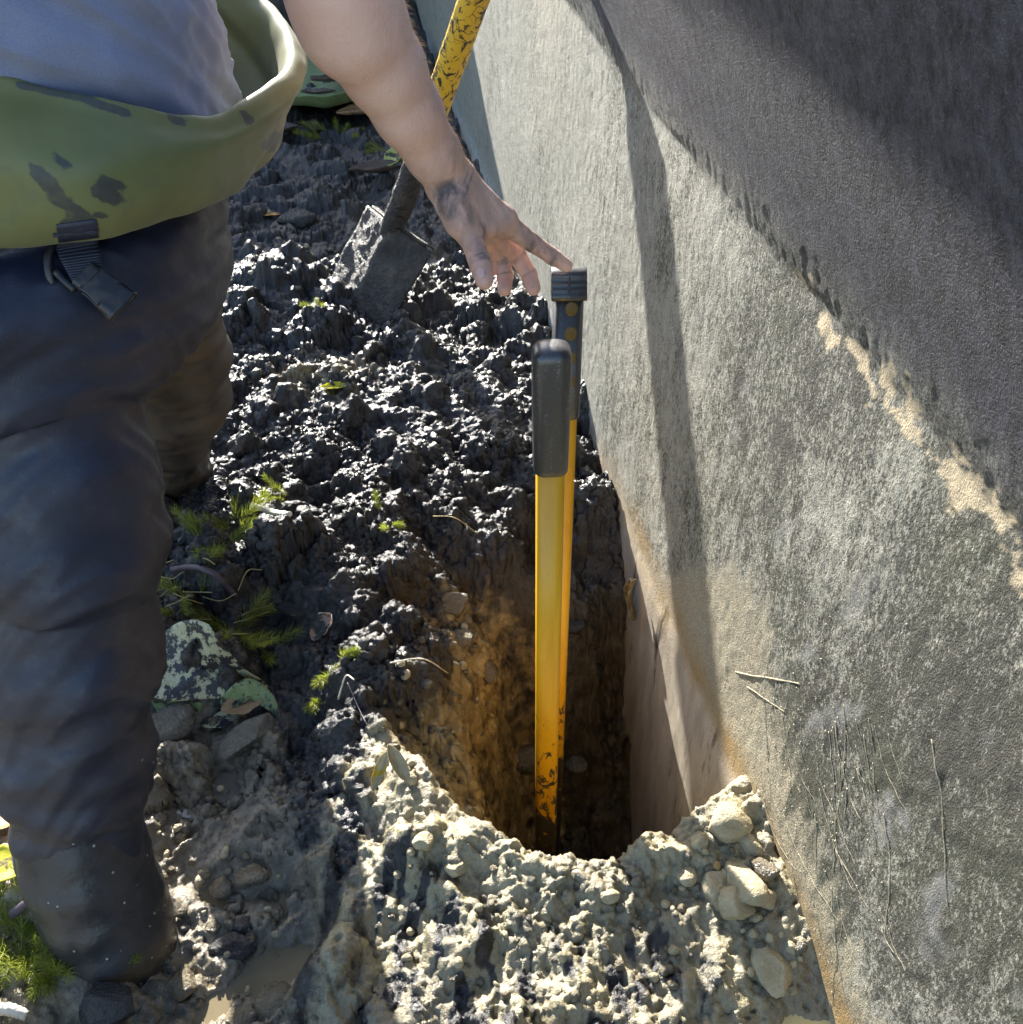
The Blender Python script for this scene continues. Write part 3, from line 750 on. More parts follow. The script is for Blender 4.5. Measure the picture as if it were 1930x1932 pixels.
# tendons fanning over the back of the hand
for kn in (Im, Mm, Rm):
    ba = kn - W; h = np.clip(((Va - W) @ ba) / (ba @ ba), 0, 1); dist = np.linalg.norm(Va - W - h[:, None] * ba - Nv * .016, axis=1)
    Va = Va + Nv * (.0016 * np.exp(-(dist / .0075) ** 2) * np.sin(np.pi * h) * (Nv @ (hn / np.linalg.norm(hn)) > .2))[:, None]
hand_c = np.clip(1 - np.linalg.norm(Va - (W * .3 + Im * .7), axis=1) / .16, 0, 1)
def near_seg(V, pts, rad):
    best = np.full(len(V), 9.)
    for a, b in zip(pts[:-1], pts[1:]):
        ba = b - a; h = np.clip((V - a) @ ba / (ba @ ba), 0, 1); best = np.minimum(best, np.linalg.norm(V - a - h[:, None] * ba, axis=1))
    return np.clip(1 - best / rad, 0, 1)
dirt = .55 * crease + .36 * sst(.05, .5, hand_c) + 1.1 * near_seg(Va, [PT(852, 362, 1.19), PT(838, 385, 1.18)], .022) ** .7 + 1.0 * near_seg(Va, [Im * .6 + Ip * .4, Ip, Id], .020) ** 1.2 * .9
dirt += .8 * near_seg(Va, [Tm + np.array((.012, 0, 0)), Ti * .6 + Tm * .4 + np.array((.012, -.005, 0))], .016) + .5 * near_seg(Va, [PT(880, 395, 1.19), PT(884, 415, 1.19)], .012)
dirt += .5 * near_seg(Va, [PT(872, 300, 1.15), PT(880, 322, 1.16)], .02) + .45 * near_seg(Va, [PT(835, 165, 1.09), PT(838, 195, 1.10)], .02)
red = np.clip(near_seg(Va, [Im, Im + np.array((.002, 0, .003))], .02) + .7 * near_seg(Va, [Mm, Mt], .02) + .7 * near_seg(Va, [Rm, Rt], .02) + .8 * near_seg(Va, [Ti, Tt], .016) * .6 + near_seg(Va, [Pm, Pt], .02), 0, 1)
# --- torso, neck, head, right arm, coarser grid
f = Field((-.92, .70, .62), (.02, 1.45, 1.75), .005)
pel, chest, nk = np.array((-.50, 1.13, .80)), np.array((-.415, 1.085, 1.17)), np.array((-.345, 1.065, 1.345))
RSH, REL, RHA = np.array((-.43, .885, 1.30)), np.array((-.66, .80, 1.10)), np.array((-.70, .90, .86))
hd = np.array((-.255, 1.06, 1.50))
f.cone(pel + np.array((0, -.06, 0)), chest + np.array((0, -.07, 0)), .115, .105, .05); f.cone(pel + np.array((0, .06, 0)), chest + np.array((0, .07, 0)), .115, .105, .05)
f.cone(pel + np.array((.06, 0, .08)), chest, .095, .11, .05)
f.cone(chest, nk, .11, .062, .05); f.cone(nk, hd, .058, .060, .02)
f.cone(RSH, nk, .06, .06, .05); f.cone(SHO, nk, .06, .06, .05); f.cone(RSH, chest, .07, .09, .05); f.cone(SHO, chest, .07, .09, .05)
f.chain([RSH, (RSH + REL) / 2, REL], [.058, .052, .045], .02); f.chain([REL, (REL + RHA) / 2, RHA], [.044, .042, .029], .02)
f.cone(SHO, EL + (SHO - EL) * .62, .060, .053, .02)
up = np.array((-.25, 0, .97)); fwd = np.array((.90, 0, -.43))
f.ell(hd + up * .03, (.085, .075, .105), .02, None); f.ell(hd + fwd * .035 - up * .035, (.066, .058, .075), .03)
f.cone(hd + fwd * .085 + up * .005, hd + fwd * .108 - up * .03, .010, .015, .012)
for s_ in (-1, 1):
    f.ell(hd + np.array((-.01, s_ * .077, .0)), (.018, .010, .030), .006)
    f.ell(hd + fwd * .083 + np.array((0, s_ * .03, .028)), (.014, .016, .011), .012)
f.ell(hd + fwd * .092 - up * .058, (.012, .024, .009), .008)
# right hand: palm and five fingers
hd_d = np.array((.25, .35, -.9)); hd_d /= np.linalg.norm(hd_d); hs = np.array((.8, -.55, 0)); hs /= np.linalg.norm(hs)
pc_ = RHA + hd_d * .09
for i, (o_, L_) in enumerate(((-.03, .085), (-.010, .095), (.010, .090), (.028, .070))):
    k0 = pc_ + hs * o_; f.cone(RHA, k0, .024, .014, .01); f.chain([k0, k0 + hd_d * L_ * .5, k0 + hd_d * L_ + np.array((.02, .03, .01))], [.0115, .0105, .008], .004)
f.chain([RHA + hs * -.02, RHA + hs * -.05 + hd_d * .04, RHA + hs * -.055 + hd_d * .09], [.018, .013, .010], .006)
Vb, Fb = f.mesh(); Vb = smooth_vf(Vb, Fb, 2, .5)
Vall, Fall = join_vf([(Va, Fa), (Vb, Fb)])
body = mesh_np("body", Vall, Fall, SKIN, person, attrs=dict(dirt=np.concatenate([np.clip(dirt, 0, 1), np.zeros(len(Vb))]), red=np.concatenate([red, np.zeros(len(Vb))])))
m = Mat("brown_hair"); HAIR = m.set(Base_Color=m.mix(m.noise(90, 3, .6, m.scaled(m.pos, 1, 1, .2)), (.03, .018, .01), (.09, .055, .03)), Roughness=.5)
f = Field((-.45, .93, 1.40), (-.1, 1.19, 1.72), .005)
f.ell(hd + up * .042 - fwd * .012, (.091, .081, .104), 0); f.ell(hd - fwd * .045 - up * .02, (.062, .068, .075), .03)
Vh, Fh = f.mesh(); Nh = normals_np(Vh, Fh); Vh += Nh * (.006 * ridged(Vh[:, 0], Vh[:, 1] * 2, Vh[:, 2] * .6, 40, 3))[:, None]
keep = ((Vh - hd) @ fwd < .055) | ((Vh - hd) @ up > .075)
Fh = [q[keep[q].all(1)] for q in Fh]; mesh_np("hair", Vh, Fh, HAIR, person)
m = Mat("eye_white"); EYE = m.set(Base_Color=(.75, .72, .68), Roughness=.2)
for s_ in (-1, 1):
    a = np.linspace(0, math.pi, 9)[:, None]; b = (np.arange(14) / 14 * 2 * math.pi)[None]
    c = hd + fwd * .087 + np.array((0, s_ * .03, .022))
    V_ = np.stack([.0085 * np.sin(a) * np.cos(b) + c[0], .0105 * np.sin(a) * np.sin(b) + c[1], .0075 * np.cos(a) * np.ones_like(b) + c[2]], -1)
    mesh_np("eye", V_.reshape(-1, 3), gridfaces(9, 14, True), EYE, body)
# thumb nail
m = Mat("nail"); NAIL = m.set(Base_Color=m.mix(m.noise(300, 3), (.66, .40, .36), (.74, .50, .45)), Roughness=.4)
td = (Tt - Ti) / np.linalg.norm(Tt - Ti); tv = CAM - Tt; tv -= td * (tv @ td); tv /= np.linalg.norm(tv)
tv = tv + .25 * np.cross(td, tv); tv /= np.linalg.norm(tv); tsd = np.cross(td, tv)
rows = []; nc = Ti + (Tt - Ti) * .78
for a in np.linspace(-1, 1, 9):
    row = []
    for b in np.linspace(-1, 1, 9):
        yy = a * .0066; ww = .0055 * (1 - .25 * max(0, a) ** 2 - .12 * max(0, -a) ** 3); xx = b * ww
        row.append(nc + td * yy + tsd * xx + tv * (.0108 - .35 * (xx / .0055) ** 2 * .0055 + .0012 - .0006 * (a > .8)))
    rows.append(row)
nl = mesh_np("fingernail", np.array(rows).reshape(-1, 3), gridfaces(9, 9), NAIL, body); solidify(nl, .0006)
# fine hairs standing off the forearm
rg = np.random.RandomState(5); Na = normals_np(Va, Fa)
sel = np.where((Va @ (W - EL) > EL @ (W - EL) - .05) & (Va @ (W - EL) < W @ (W - EL) + .0) & (Na @ np.array((.6, .35, .7)) > .35))[0]
HV, HF = [], []
for i in rg.choice(sel, 1500, replace=False):
    p, n_ = Va[i], Na[i]; dd = (W - EL) / np.linalg.norm(W - EL) * .8 + n_ * (.45 + .3 * rg.rand()) + rg.normal(size=3) * .25; dd /= np.linalg.norm(dd)
    L_ = .005 + .006 * rg.rand(); sd = np.cross(dd, (CAM - p)); sd = sd / np.linalg.norm(sd) * .00018
    k = len(HV); HV += [p - sd, p + sd, p + dd * L_ * .6 + sd * .7, p + dd * L_ * .6 - sd * .7, p + dd * L_ - n_ * .001]
    HF.append((k, k + 1, k + 2)); HF.append((k, k + 2, k + 3)); HF.append((k + 3, k + 2, k + 4))
m = Mat("arm_hair"); AH = m.set(Base_Color=(.45, .30, .16), Roughness=.4)
mesh_np("arm_hair", np.array(HV), np.array(HF), AH, body)
# --- T-shirt
m = Mat("shirt_jersey"); n = m.noise(700, 2, .5); n2 = m.noise(7, 3)
SH = m.set(Base_Color=m.mix(m.mr(m.ma('ADD', m.ma('MULTIPLY', n, .5), m.ma('MULTIPLY', n2, .5)), .35, .65), (.13, .15, .235), (.19, .21, .305)), Roughness=.9, Sheen_Weight=.25,
           Normal=m.bump(n, .25, .0015))
f = Field((-.78, .78, .72), (-.10, 1.42, 1.45), .004)
f.cone(pel + np.array((.02, -.075, .02)), chest + np.array((0, -.07, 0)), .132, .118, .05); f.cone(pel + np.array((.02, .06, .02)), chest + np.array((0, .07, 0)), .132, .118, .05)
f.cone(pel + np.array((.045, -.01, .06)), chest + np.array((.01, 0, 0)), .125, .12, .05)
f.cone(chest, nk + np.array((0, 0, -.05)), .12, .085, .05)
f.cone(RSH, nk - np.array((0, 0, .06)), .07, .07, .04); f.cone(SHO, nk - np.array((0, 0, .06)), .07, .07, .04); f.cone(SHO, chest, .08, .1, .05); f.cone(RSH, chest, .08, .1, .05)
f.cone(SHO, EL + (SHO - EL) * .58, .070, .066, .02); f.cone(RSH, RSH + (REL - RSH) * .55, .068, .066, .02)
Vs, Fs = f.mesh(); Vs = smooth_vf(Vs, Fs, 2); Ns = normals_np(Vs, Fs)
xx, yy, zz_ = Vs.T
ang = np.arctan2(yy - 1.1, xx + .5)
q = zz_ * 1.0 + .10 * np.sin(ang * 1.3 + .6)
fold = .024 * pn(ang * 1.0, q * 15, 0 * q) + .018 * (1 - np.abs(pn(ang * 1.3 + 4, q * 22 + ang, 0 * q))) + .004 * fbm(xx, yy, zz_, 26, 2)
Vs = Vs + Ns * fold[:, None]
mesh_np("t_shirt", Vs, Fs, SH, person)
# --- waders: dark neoprene trousers
m = Mat("dark_neoprene"); n = m.noise(14, 5, .65); n2 = m.noise(90, 4, .6); n3 = m.noise(5, 3); md = m.at("mud"); n4 = m.noise(34, 5, .7)
c = m.mix(m.mr(n, .3, .7), (.007, .010, .025), (.014, .019, .042))
c = m.mix(m.mr(m.ma('ADD', n4, m.ma('MULTIPLY', md, .30)), .58, .85, 0, .6), c, (.036, .032, .034))
c = m.mix(m.mr(m.ma('ADD', n2, m.ma('MULTIPLY', n, .35)), .74, 1.05, 0, .32), c, (.07, .075, .10))
c = m.mix(m.ma('MULTIPLY', m.mr(md, .8, 1.25, 0, .85), m.mr(n4, .30, .55)), c, (.065, .050, .036)); spl = m.vor(60); c = m.mix(m.ma('MULTIPLY', m.mr(spl, .10, .07), m.ma('MULTIPLY', m.mr(n, .52, .56), m.at("splash"))), c, (.34, .33, .30))
NEO = m.set(Base_Color=c, Roughness=m.mr(n4, .3, .7, .40, .66), Specular_IOR_Level=.6, Normal=m.bump(m.ma('ADD', m.noise(420, 2), m.ma('MULTIPLY', n2, .7)), .12, .003))
def legsec(px, halfr, t, z=None):
    p = PT(px, 1000, t); return p
NLEG = [(-.480, .930, .66, .100), (-.487, .885, .574, .103), (-.486, .853, .491, .0975), (-.495, .82, .404, .0915), (-.4955, .798, .342, .0905), (-.501, .775, .279, .0875), (-.512, .745, .205, .0830), (-.522, .730, .165, .0790), (-.519, .712, .122, .0770)]
FLEG = [(-.52, 1.30, .66, .105), (-.53, 1.345, .50, .096), (-.532, 1.392, .415, .0925), (-.575, 1.47, .262, .0850), (-.615, 1.52, .170, .0790)]
f = Field((-.86, .56, .06), (-.24, 1.68, .98), .0042)
def hip(fl, c, ax, ay, h, rr, k):
    c = np.array(c); m_ = np.array((ax, ay, h)) + k + .03; sl, x, y, z = fl.sub(c - m_, c + m_)
    r = np.sqrt(((x - c[0]) / ax) ** 2 + ((y - c[1]) / ay) ** 2); e = (r - 1) * min(ax, ay); dz = np.abs(z - c[2]) - h
    a, b = e + rr, dz + rr
    d = np.sqrt(np.maximum(a, 0) ** 2 + np.maximum(b, 0) ** 2) + np.minimum(np.maximum(a, b), 0) - rr
    fl.put(sl, d.astype(np.float32), k)
hip(f, (-.535, 1.095, .765), .205, .225, .13, .06, .01)
hip(f, (-.548, 1.065, .705), .226, .268, .090, .060, .006)
def nl(z, dr=0):
    a = np.array(NLEG); o = np.argsort(a[:, 2]); a = a[o]; return np.array([np.interp(z, a[:, 2], a[:, i]) for i in range(3)]), float(np.interp(z, a[:, 2], a[:, 3])) + dr
def flg(z, dr=0):
    a = np.array(FLEG); o = np.argsort(a[:, 2]); a = a[o]; return np.array([np.interp(z, a[:, 2], a[:, i]) for i in range(3)]), float(np.interp(z, a[:, 2], a[:, 3])) + dr
def legseg(fn, zs, drs, k):
    P = [fn(z, d) for z, d in zip(zs, drs)]; f.chain([p[0] for p in P], [p[1] for p in P], k)
legseg(nl, (.70, .60, .54, .480), (-.010, -.010, .004, .010), .004)
legseg(nl, (.495, .44, .36, .330), (-.022, -.008, .006, .006), .002)
legseg(nl, (.35, .30, .235, .206), (-.018, -.006, .003, .001), .002)
legseg(nl, (.235, .19, .155, .118), (-.016, -.008, -.006, -.006), .002)
legseg(flg, (.70, .56, .47, .40), (0, 0, .004, .002), .012)
legseg(flg, (.41, .34, .29, .25), (-.020, -.004, .008, .004), .002)
legseg(flg, (.27, .22, .17), (-.008, 0, -.002), .004)
Vw, Fw = f.mesh(); Vw = smooth_vf(Vw, Fw, 1); Nw = normals_np(Vw, Fw)
x, y, z = Vw.T
side = np.arctan2(y - np.interp(z, [.0, .7], [.67, .95]), x + .5)
wr = .009 * pn(side * .9, z * 26 + .6 * np.sin(side * 1.3), y * 2.) + .0055 * (.5 - np.abs(pn(x * 8 + 3, y * 8, z * 30 + 2.5 * np.sin(side * 1.7)))) + .0035 * fbm(x, y, z, 9, 2)
# draped creases running up from the crotch over the hip
wr += .006 * np.exp(-((z - .70) / .10) ** 2) * pn((x + y) * 5, z * 20 - (x + .35) * 14, 0 * x)
Vw = Vw + Nw * wr[:, None]
mudw = np.clip(1.3 * sst(1.12, 1.25, y) * sst(.66, .50, z) + .35 * sst(.55, .3, z) + .5 * np.exp(-((z - .195) / .018) ** 2) + .4 * np.exp(-((z - .62) / .03) ** 2), 0, 1.6)
waders = mesh_np("waders", Vw, Fw, NEO, person, attrs=dict(mud=mudw, splash=sst(.3, .2, z)))
tag(waders, "dark navy wader trousers hanging in baggy folds")
# seams: taped strip down the near leg and a taped knee panel
def strip_on_leg(name, pts_px, w, mat, lift=.0015):
    """a tape lying on the visible side of the near leg"""
    rows = []
    for px, py, t in pts_px: rows.append(PT(px, py, t))
    return rows
m = Mat("seam_tape"); n = m.noise(60, 4); TAPE = m.set(Base_Color=m.mix(m.mr(n, .35, .65), (.016, .021, .042), (.036, .038, .052)), Roughness=.55)
kd = None
from mathutils.bvhtree import BVHTree
def tree_of(V, F):
    return BVHTree.FromPolygons([tuple(v) for v in V], [tuple(int(i) for i in q) for fq in F for q in fq])
bw = tree_of(Vw, Fw)
def hit(tree, px, py, lift=.0):
    r = ray(px, py); r = r / np.linalg.norm(r); h = tree.ray_cast(Vector(CAM), Vector(r))
    if h[0] is None: return None
    p = np.array(h[0]); n_ = np.array(h[1]); n_ = n_ if n_ @ r < 0 else -n_
    return p + n_ * lift
def tape(name, pxs, half, tree, mat, parent, lift=.0012, n=40, th=.0012):
    P = spline(np.array(pxs, float), n); rows = []
    T = np.gradient(P, axis=0); T /= np.linalg.norm(T, axis=1)[:, None]; Nn = np.stack([-T[:, 1], T[:, 0]], -1)
    for i in range(n):
        row = [hit(tree, *(P[i] + Nn[i] * half * s_), lift) for s_ in (-1, -.5, 0, .5, 1)]
        if all(r_ is not None for r_ in row): rows.append(row)
    if len(rows) < 3: return None
    rows = np.array(rows); o = mesh_np(name, rows.reshape(-1, 3), gridfaces(len(rows), 5), mat, parent); solidify(o, th); return o
# --- rolled-down olive top of the waders
CW = np.array((-.50, 1.15, 0))
def outw(p, d, dz=0):
    v = p - CW; v[2] = 0; v /= np.linalg.norm(v); q = p + v * d; q[2] += dz; return q
rim = [PY(-150, 110, .915), PY(0, 148, .90), PY(180, 186, .915), PY(330, 216, .965), PY(400, 222, 1.005), PY(465, 196, 1.06), PY(524, 158, 1.125), PY(551, 118, 1.20), PY(548, 68, 1.28), PY(512, 14, 1.355), PY(450, -50, 1.405), PY(385, -100, 1.43),
       np.array((-.50, 1.43, .97)), np.array((-.66, 1.38, .985)), np.array((-.755, 1.22, .99)), np.array((-.755, 1.05, .985)), np.array((-.66, .94, .975))]
mid = [PY(-150, 290, .865), PY(0, 310, .85), PY(180, 335, .865), PY(330, 320, .925), PY(405, 305, .975), PY(478, 268, 1.05), PY(532, 215, 1.125), PY(554, 165, 1.21)] + [outw(rim[i].copy(), .008, -.05) for i in range(8, 17)]
hem = [PY(-150, 470, .872), PY(0, 467, .862), PY(180, 452, .872), PY(320, 418, .935), PY(395, 390, .985), PY(455, 352, 1.07), PY(486, 312, 1.14), PY(498, 275, 1.22)] + [outw(rim[i].copy(), -.05, -.115) for i in range(8, 17)]
rim, mid, hem = map(np.array, (rim, mid, hem))
inn = np.array([outw(p.copy(), -.034 if 3 <= i <= 5 else -.024, -.03 if 3 <= i <= 5 else -.045) for i, p in enumerate(rim)])
inn2 = np.array([outw(p.copy(), -.036, -.085) for i, p in enumerate(rim)])
ctl = []
for i in range(len(rim)):
    r0 = rim[i]
    top_in = outw(r0.copy(), -.014, -.008); top_out = outw(r0.copy(), .010, -.010)
    m1 = .62 * top_out + .38 * mid[i]; m1 = outw(m1, .006)
    h1 = .45 * mid[i] + .55 * hem[i]; h1 = outw(h1, .006)
    hi_ = outw(hem[i].copy(), -.010, .012)
    ctl.append([outw(rim[i].copy(), -.17, -.10), inn2[i], inn[i], top_in, r0 + np.array((0, 0, .003)), top_out, m1, mid[i], h1, hem[i], hi_])
ctl = np.array(ctl)                                                     # around x across x 3
around = spline_closed(ctl, 140)
sheet = np.array([spline(a_, 56) for a_ in around])
Vg = sheet.reshape(-1, 3)
xg, yg, zg = Vg.T; Fg = [gridfaces(140, 56)]; Fg = [np.concatenate([gridfaces(140, 56), np.stack([139 * 56 + np.arange(55), 139 * 56 + np.arange(55) + 1, np.arange(55) + 1, np.arange(55)], -1)])]
Ng = normals_np(Vg, Fg)
Vg = Vg + Ng * (.0040 * pn(xg * 9, yg * 9, zg * 16) + .0018 * pn(xg * 26, yg * 26, zg * 34))[:, None]
# dark mud smears where the photograph shows them
def smear(V, pts, rad):
    out = np.zeros(len(V)); v = V - CAM; dep = v[:, 1] * CP - v[:, 2] * SP
    sx = 965 + 1930 * v[:, 0] / dep; sy = 966 - 1930 * (v[:, 1] * SP + v[:, 2] * CP) / dep
    for (x0, y0), (x1, y1), r_ in pts:
        bx, by = x1 - x0, y1 - y0; h = np.clip(((sx - x0) * bx + (sy - y0) * by) / (bx * bx + by * by + 1e-9), 0, 1)
        out = np.maximum(out, np.clip(1.4 - np.hypot(sx - x0 - h * bx, sy - y0 - h * by) / (r_ * rad), 0, 1))
    return out
st = smear(Vg, [((66, 318), (112, 368), 17), ((105, 372), (160, 405), 14), ((188, 358), (215, 372), 21), ((196, 338), (226, 350), 12), ((190, 408), (205, 402), 9), ((112, 300), (122, 312), 11), ((92, 283), (96, 285), 7),
                ((35, 160), (170, 186), 9), ((165, 190), (240, 214), 10), ((462, 215), (472, 228), 8), ((500, 275), (520, 256), 10), ((320, 220), (345, 232), 9), ((130, 430), (165, 425), 22)], 1.0)
m = Mat("olive_neoprene"); n = m.noise(9, 4, .6); n2 = m.noise(38, 5, .65); n3 = m.noise(120, 4, .6)
c = m.mix(m.mr(n, .3, .7), (.100, .108, .036), (.142, .150, .052))
c = m.mix(m.mr(m.ma('ADD', n2, m.ma('MULTIPLY', n, .4)), .78, .98, 0, .55), c, (.085, .10, .06))
sm_ = m.mr(m.ma('ADD', m.at("stain"), m.ma('MULTIPLY', m.ma('SUBTRACT', n2, .5), 1.5)), .42, .60)
c = m.mix(m.ma('MULTIPLY', sm_, m.mr(n3, .25, .55, .7, .95)), c, (.035, .037, .036))
OLI = m.set(Base_Color=c, Roughness=m.mr(n2, .3, .7, .42, .58), Specular_IOR_Level=.45, Sheen_Weight=.1, Normal=m.bump(m.ma('ADD', m.noise(600, 2), n3), .05, .002))
bib = mesh_np("rolled_top", Vg, Fg, OLI, waders, attrs=dict(stain=st)); tag(bib, "olive green lining rolled down round the waist with dark mud smears")
solidify(bib, .006, -1)
bg_ = tree_of(Vg, Fg)
# --- strap and buckle hanging at the hip
m = Mat("black_webbing"); wv = m.t.nodes.new("ShaderNodeTexWave"); wv.inputs["Scale"].default_value = 190; wv.bands_direction = 'Z'; wv.inputs["Distortion"].default_value = 1.
m.t.links.new(m.pos, wv.inputs["Vector"])
WEB = m.set(Base_Color=m.mix(wv.outputs["Fac"], (.012, .014, .024), (.045, .05, .075)), Roughness=.7, Normal=m.bump(wv.outputs["Fac"], .5, .002))
m = Mat("black_plastic"); n = m.noise(50, 4); PLA = m.set(Base_Color=m.mix(m.mr(n, .45, .7), (.012, .013, .017), (.06, .052, .042)), Roughness=.33)
def quadstrip(pl, pr, t0, n=14, sag=0.):
    rows = []
    L_, R_ = spline(np.array(pl, float), n), spline(np.array(pr, float), n)
    for i in range(n):
        rows.append([(L_[i] * (1 - s_) + R_[i] * s_) for s_ in np.linspace(0, 1, 9)])
    return np.array(rows)
tb = .905
def HP(px, py, off):
    h = hit(bg_, px, py); h2 = hit(bw, px, py)
    c_ = [np.linalg.norm(q - CAM) for q in (h, h2) if q is not None]; r = ray(px, py); r = r / np.linalg.norm(r)
    return CAM + r * ((min(c_) if c_ else 1.0) - off)
patch = tape("strap_patch", [(108, 440), (140, 436), (184, 430)], 17, bg_, NEO, waders, .0006, 20, .0010)
dS = np.linalg.norm(HP(150, 470, 0) - CAM)
def D(px, py, off):
    r = ray(px, py); r = r / np.linalg.norm(r); return CAM + r * (dS - off)
rows = quadstrip([HP(100, 444, .004), D(101, 461, .012), D(118, 498, .022), D(137, 534, .030)], [HP(186, 436, .004), D(184, 452, .012), D(190, 480, .022), D(193, 511, .030)], 0)
strap = mesh_np("strap", rows.reshape(-1, 3), gridfaces(14, 9), WEB, waders); solidify(strap, .0022)
# ladder clip bar to the left of the webbing
V_, F_ = tube(spline([D(97, 462, .014), D(90, 490, .018), D(93, 520, .020), D(101, 536, .020)], 14), [.004] * 14, 8); 
V2, F2 = tube(spline([D(106, 512, .022), D(122, 530, .027), D(142, 548, .030)], 10), [.0042] * 10, 8)
Vx, Fx = join_vf([(V_, F_), (V2, F2)])
# female buckle half: flat hollow sleeve, open at the end, with a window in each side
a0, a1_ = D(166, 524, .032), D(234, 581, .040); ax = a1_ - a0; LB_ = np.linalg.norm(ax); ax /= LB_
wd = D(268, 561, .036) - D(201, 600, .042); wd -= ax * (wd @ ax); WB_ = np.linalg.norm(wd); wd /= WB_; th_ = np.cross(ax, wd)
if th_ @ (CAM - a0) < 0: th_ = -th_
def sleeve(s0, s1, w0, w1, t0, t1, wall_=.0022, n=8):
    rg_ = []
    for s_ in np.linspace(0, 1, n):
        w_, t_ = w0 + (w1 - w0) * s_, t0 + (t1 - t0) * s_; P = rrect(w_, t_, t_ * .48, 6); c_ = a0 + ax * (s0 + (s1 - s0) * s_); rg_.append(c_ + P[:, :1] * wd + P[:, 1:] * th_)
    for s_ in np.linspace(1, 0, n):
        w_, t_ = w0 + (w1 - w0) * s_ - 2 * wall_, t0 + (t1 - t0) * s_ - 2 * wall_; P = rrect(w_, t_, t_ * .48, 6); c_ = a0 + ax * (s0 + (s1 - s0) * s_); rg_.append(c_ + P[:, :1] * wd + P[:, 1:] * th_)
    rg_.append(rg_[0]); return loft(np.array(rg_), caps=False)
pcs = [(Vx, Fx), sleeve(LB_ * .55, LB_, WB_ * .92, WB_ * 1.02, .015, .019), sleeve(-.006, LB_ * .10, WB_ * .80, WB_ * .82, .012, .013)]
def plate(s0, s1, w0, w1, off):
    rg_ = []
    for s_ in np.linspace(0, 1, 8):
        w_ = w0 + (w1 - w0) * s_; c_ = a0 + ax * (s0 + (s1 - s0) * s_) + th_ * (off * (1 + .25 * s_)); P = rrect(w_ * (1 - .10 * math.sin(math.pi * s_)), .0022, .001, 3); rg_.append(c_ + P[:, :1] * wd + P[:, 1:] * th_)
    return loft(np.array(rg_))
pcs += [plate(LB_ * .05, LB_ * .6, WB_ * .80, WB_ * .88, .0052), plate(LB_ * .05, LB_ * .6, WB_ * .80, WB_ * .88, -.0052)]
Vx, Fx = join_vf(pcs); mesh_np("buckle", Vx, Fx, PLA, waders)
# --- boots
m = Mat("rubber_boot"); n = m.noise(22, 5, .65); n2 = m.noise(100, 4, .6); md = m.at("mud"); sp1 = m.vor(95, out="Distance"); sp2 = m.noise(16, 2)
c = m.mix(m.mr(n, .3, .7), (.018, .020, .026), (.034, .034, .040))
c = m.mix(m.ma('MULTIPLY', md, m.mr(n, .35, .6)), c, (.135, .10, .06))
spt = m.ma('MULTIPLY', m.mr(sp1, .17, .11), m.mr(m.vor(95, out="Color"), .62, .66))
c = m.mix(spt, c, (.36, .36, .34))
scr = m.mr(m.noise(40, 5, .7, m.scaled(m.pos, 1, 1, .22), 1.0), .66, .74, 0, .6)
c = m.mix(scr, c, (.16, .15, .145))
BOOT = m.set(Base_Color=c, Roughness=m.mr(n, .3, .7, .30, .55), Specular_IOR_Level=.5, Normal=m.bump(m.ma('ADD', n, n2), .25, .004))
def boot(P, rs, lo, hi, toe, seed):
    f = Field(lo, hi, .004); f.chain([np.array(p) for p in P], rs, .01)
    f.cone(np.array(P[-1]) + np.array((.0, 0, -.05)), np.array(P[-1]) + toe + np.array((0, 0, -.05)), rs[-1] * .8, rs[-1] * .6, .01)
    V_, F_ = f.mesh(); V_ = smooth_vf(V_, F_, 2); N_ = normals_np(V_, F_); x, y, z = V_.T
    V_ = V_ + N_ * (.003 * pn(x * 10, y * 10, z * 30) + .002 * fbm(x, y, z, 25, 2))[:, None]
    top = max(p[2] for p in P)
    return mesh_np("boot", V_, F_, BOOT, person, attrs=dict(mud=np.clip(.8 * sst(.03, -.01, z) + .08 + .8 * sst(1.2, 1.3, y), 0, 1)))
b1 = boot([(-.520, .722, .150), (-.514, .700, .095), (-.506, .683, .045), (-.497, .668, -.005), (-.49, .660, -.08)], [.0715, .0735, .0735, .0725, .068], (-.66, .52, -.24), (-.2, .86, .26), np.array((.12, -.01, -.03)), 1)
b2 = boot([(-.612, 1.515, .185), (-.64, 1.546, .107), (-.655, 1.575, .05), (-.662, 1.60, -.02), (-.665, 1.61, -.09)], [.0735, .076, .0765, .078, .072], (-.84, 1.4, -.26), (-.36, 1.75, .29), np.array((.12, .02, -.03)), 2)
tag(b1, "near black rubber boot speckled with pale mud drops"); tag(b2, "far boot coated in brown mud")

# rolled rubber cuff where the near trouser leg meets the boot
a = np.arange(64) / 64 * 2 * math.pi; cc = []
for t_ in a:
    p0, r0 = nl(.118, -.0045); cc.append(p0 + np.array((math.cos(t_) * r0, math.sin(t_) * r0, .016 * math.sin(t_) - .006 * math.cos(t_))))
cc = np.array(cc); rings = []
for i in range(64):
    T = cc[(i + 1) % 64] - cc[i - 1]; T /= np.linalg.norm(T); u = np.cross(T, (0, 0, 1.)); u /= np.linalg.norm(u); v = np.cross(u, T); b = np.arange(8) / 8 * 6.283
    rings.append(cc[i] + .0030 * np.cos(b)[:, None] * u + .0050 * np.sin(b)[:, None] * v)
rings.append(rings[0]); V_, F_ = loft(np.array(rings), caps=False)
m = Mat("cuff_rubber"); CUF = m.set(Base_Color=(.03, .036, .06), Roughness=.35); mesh_np("cuff", V_, F_, CUF, waders)

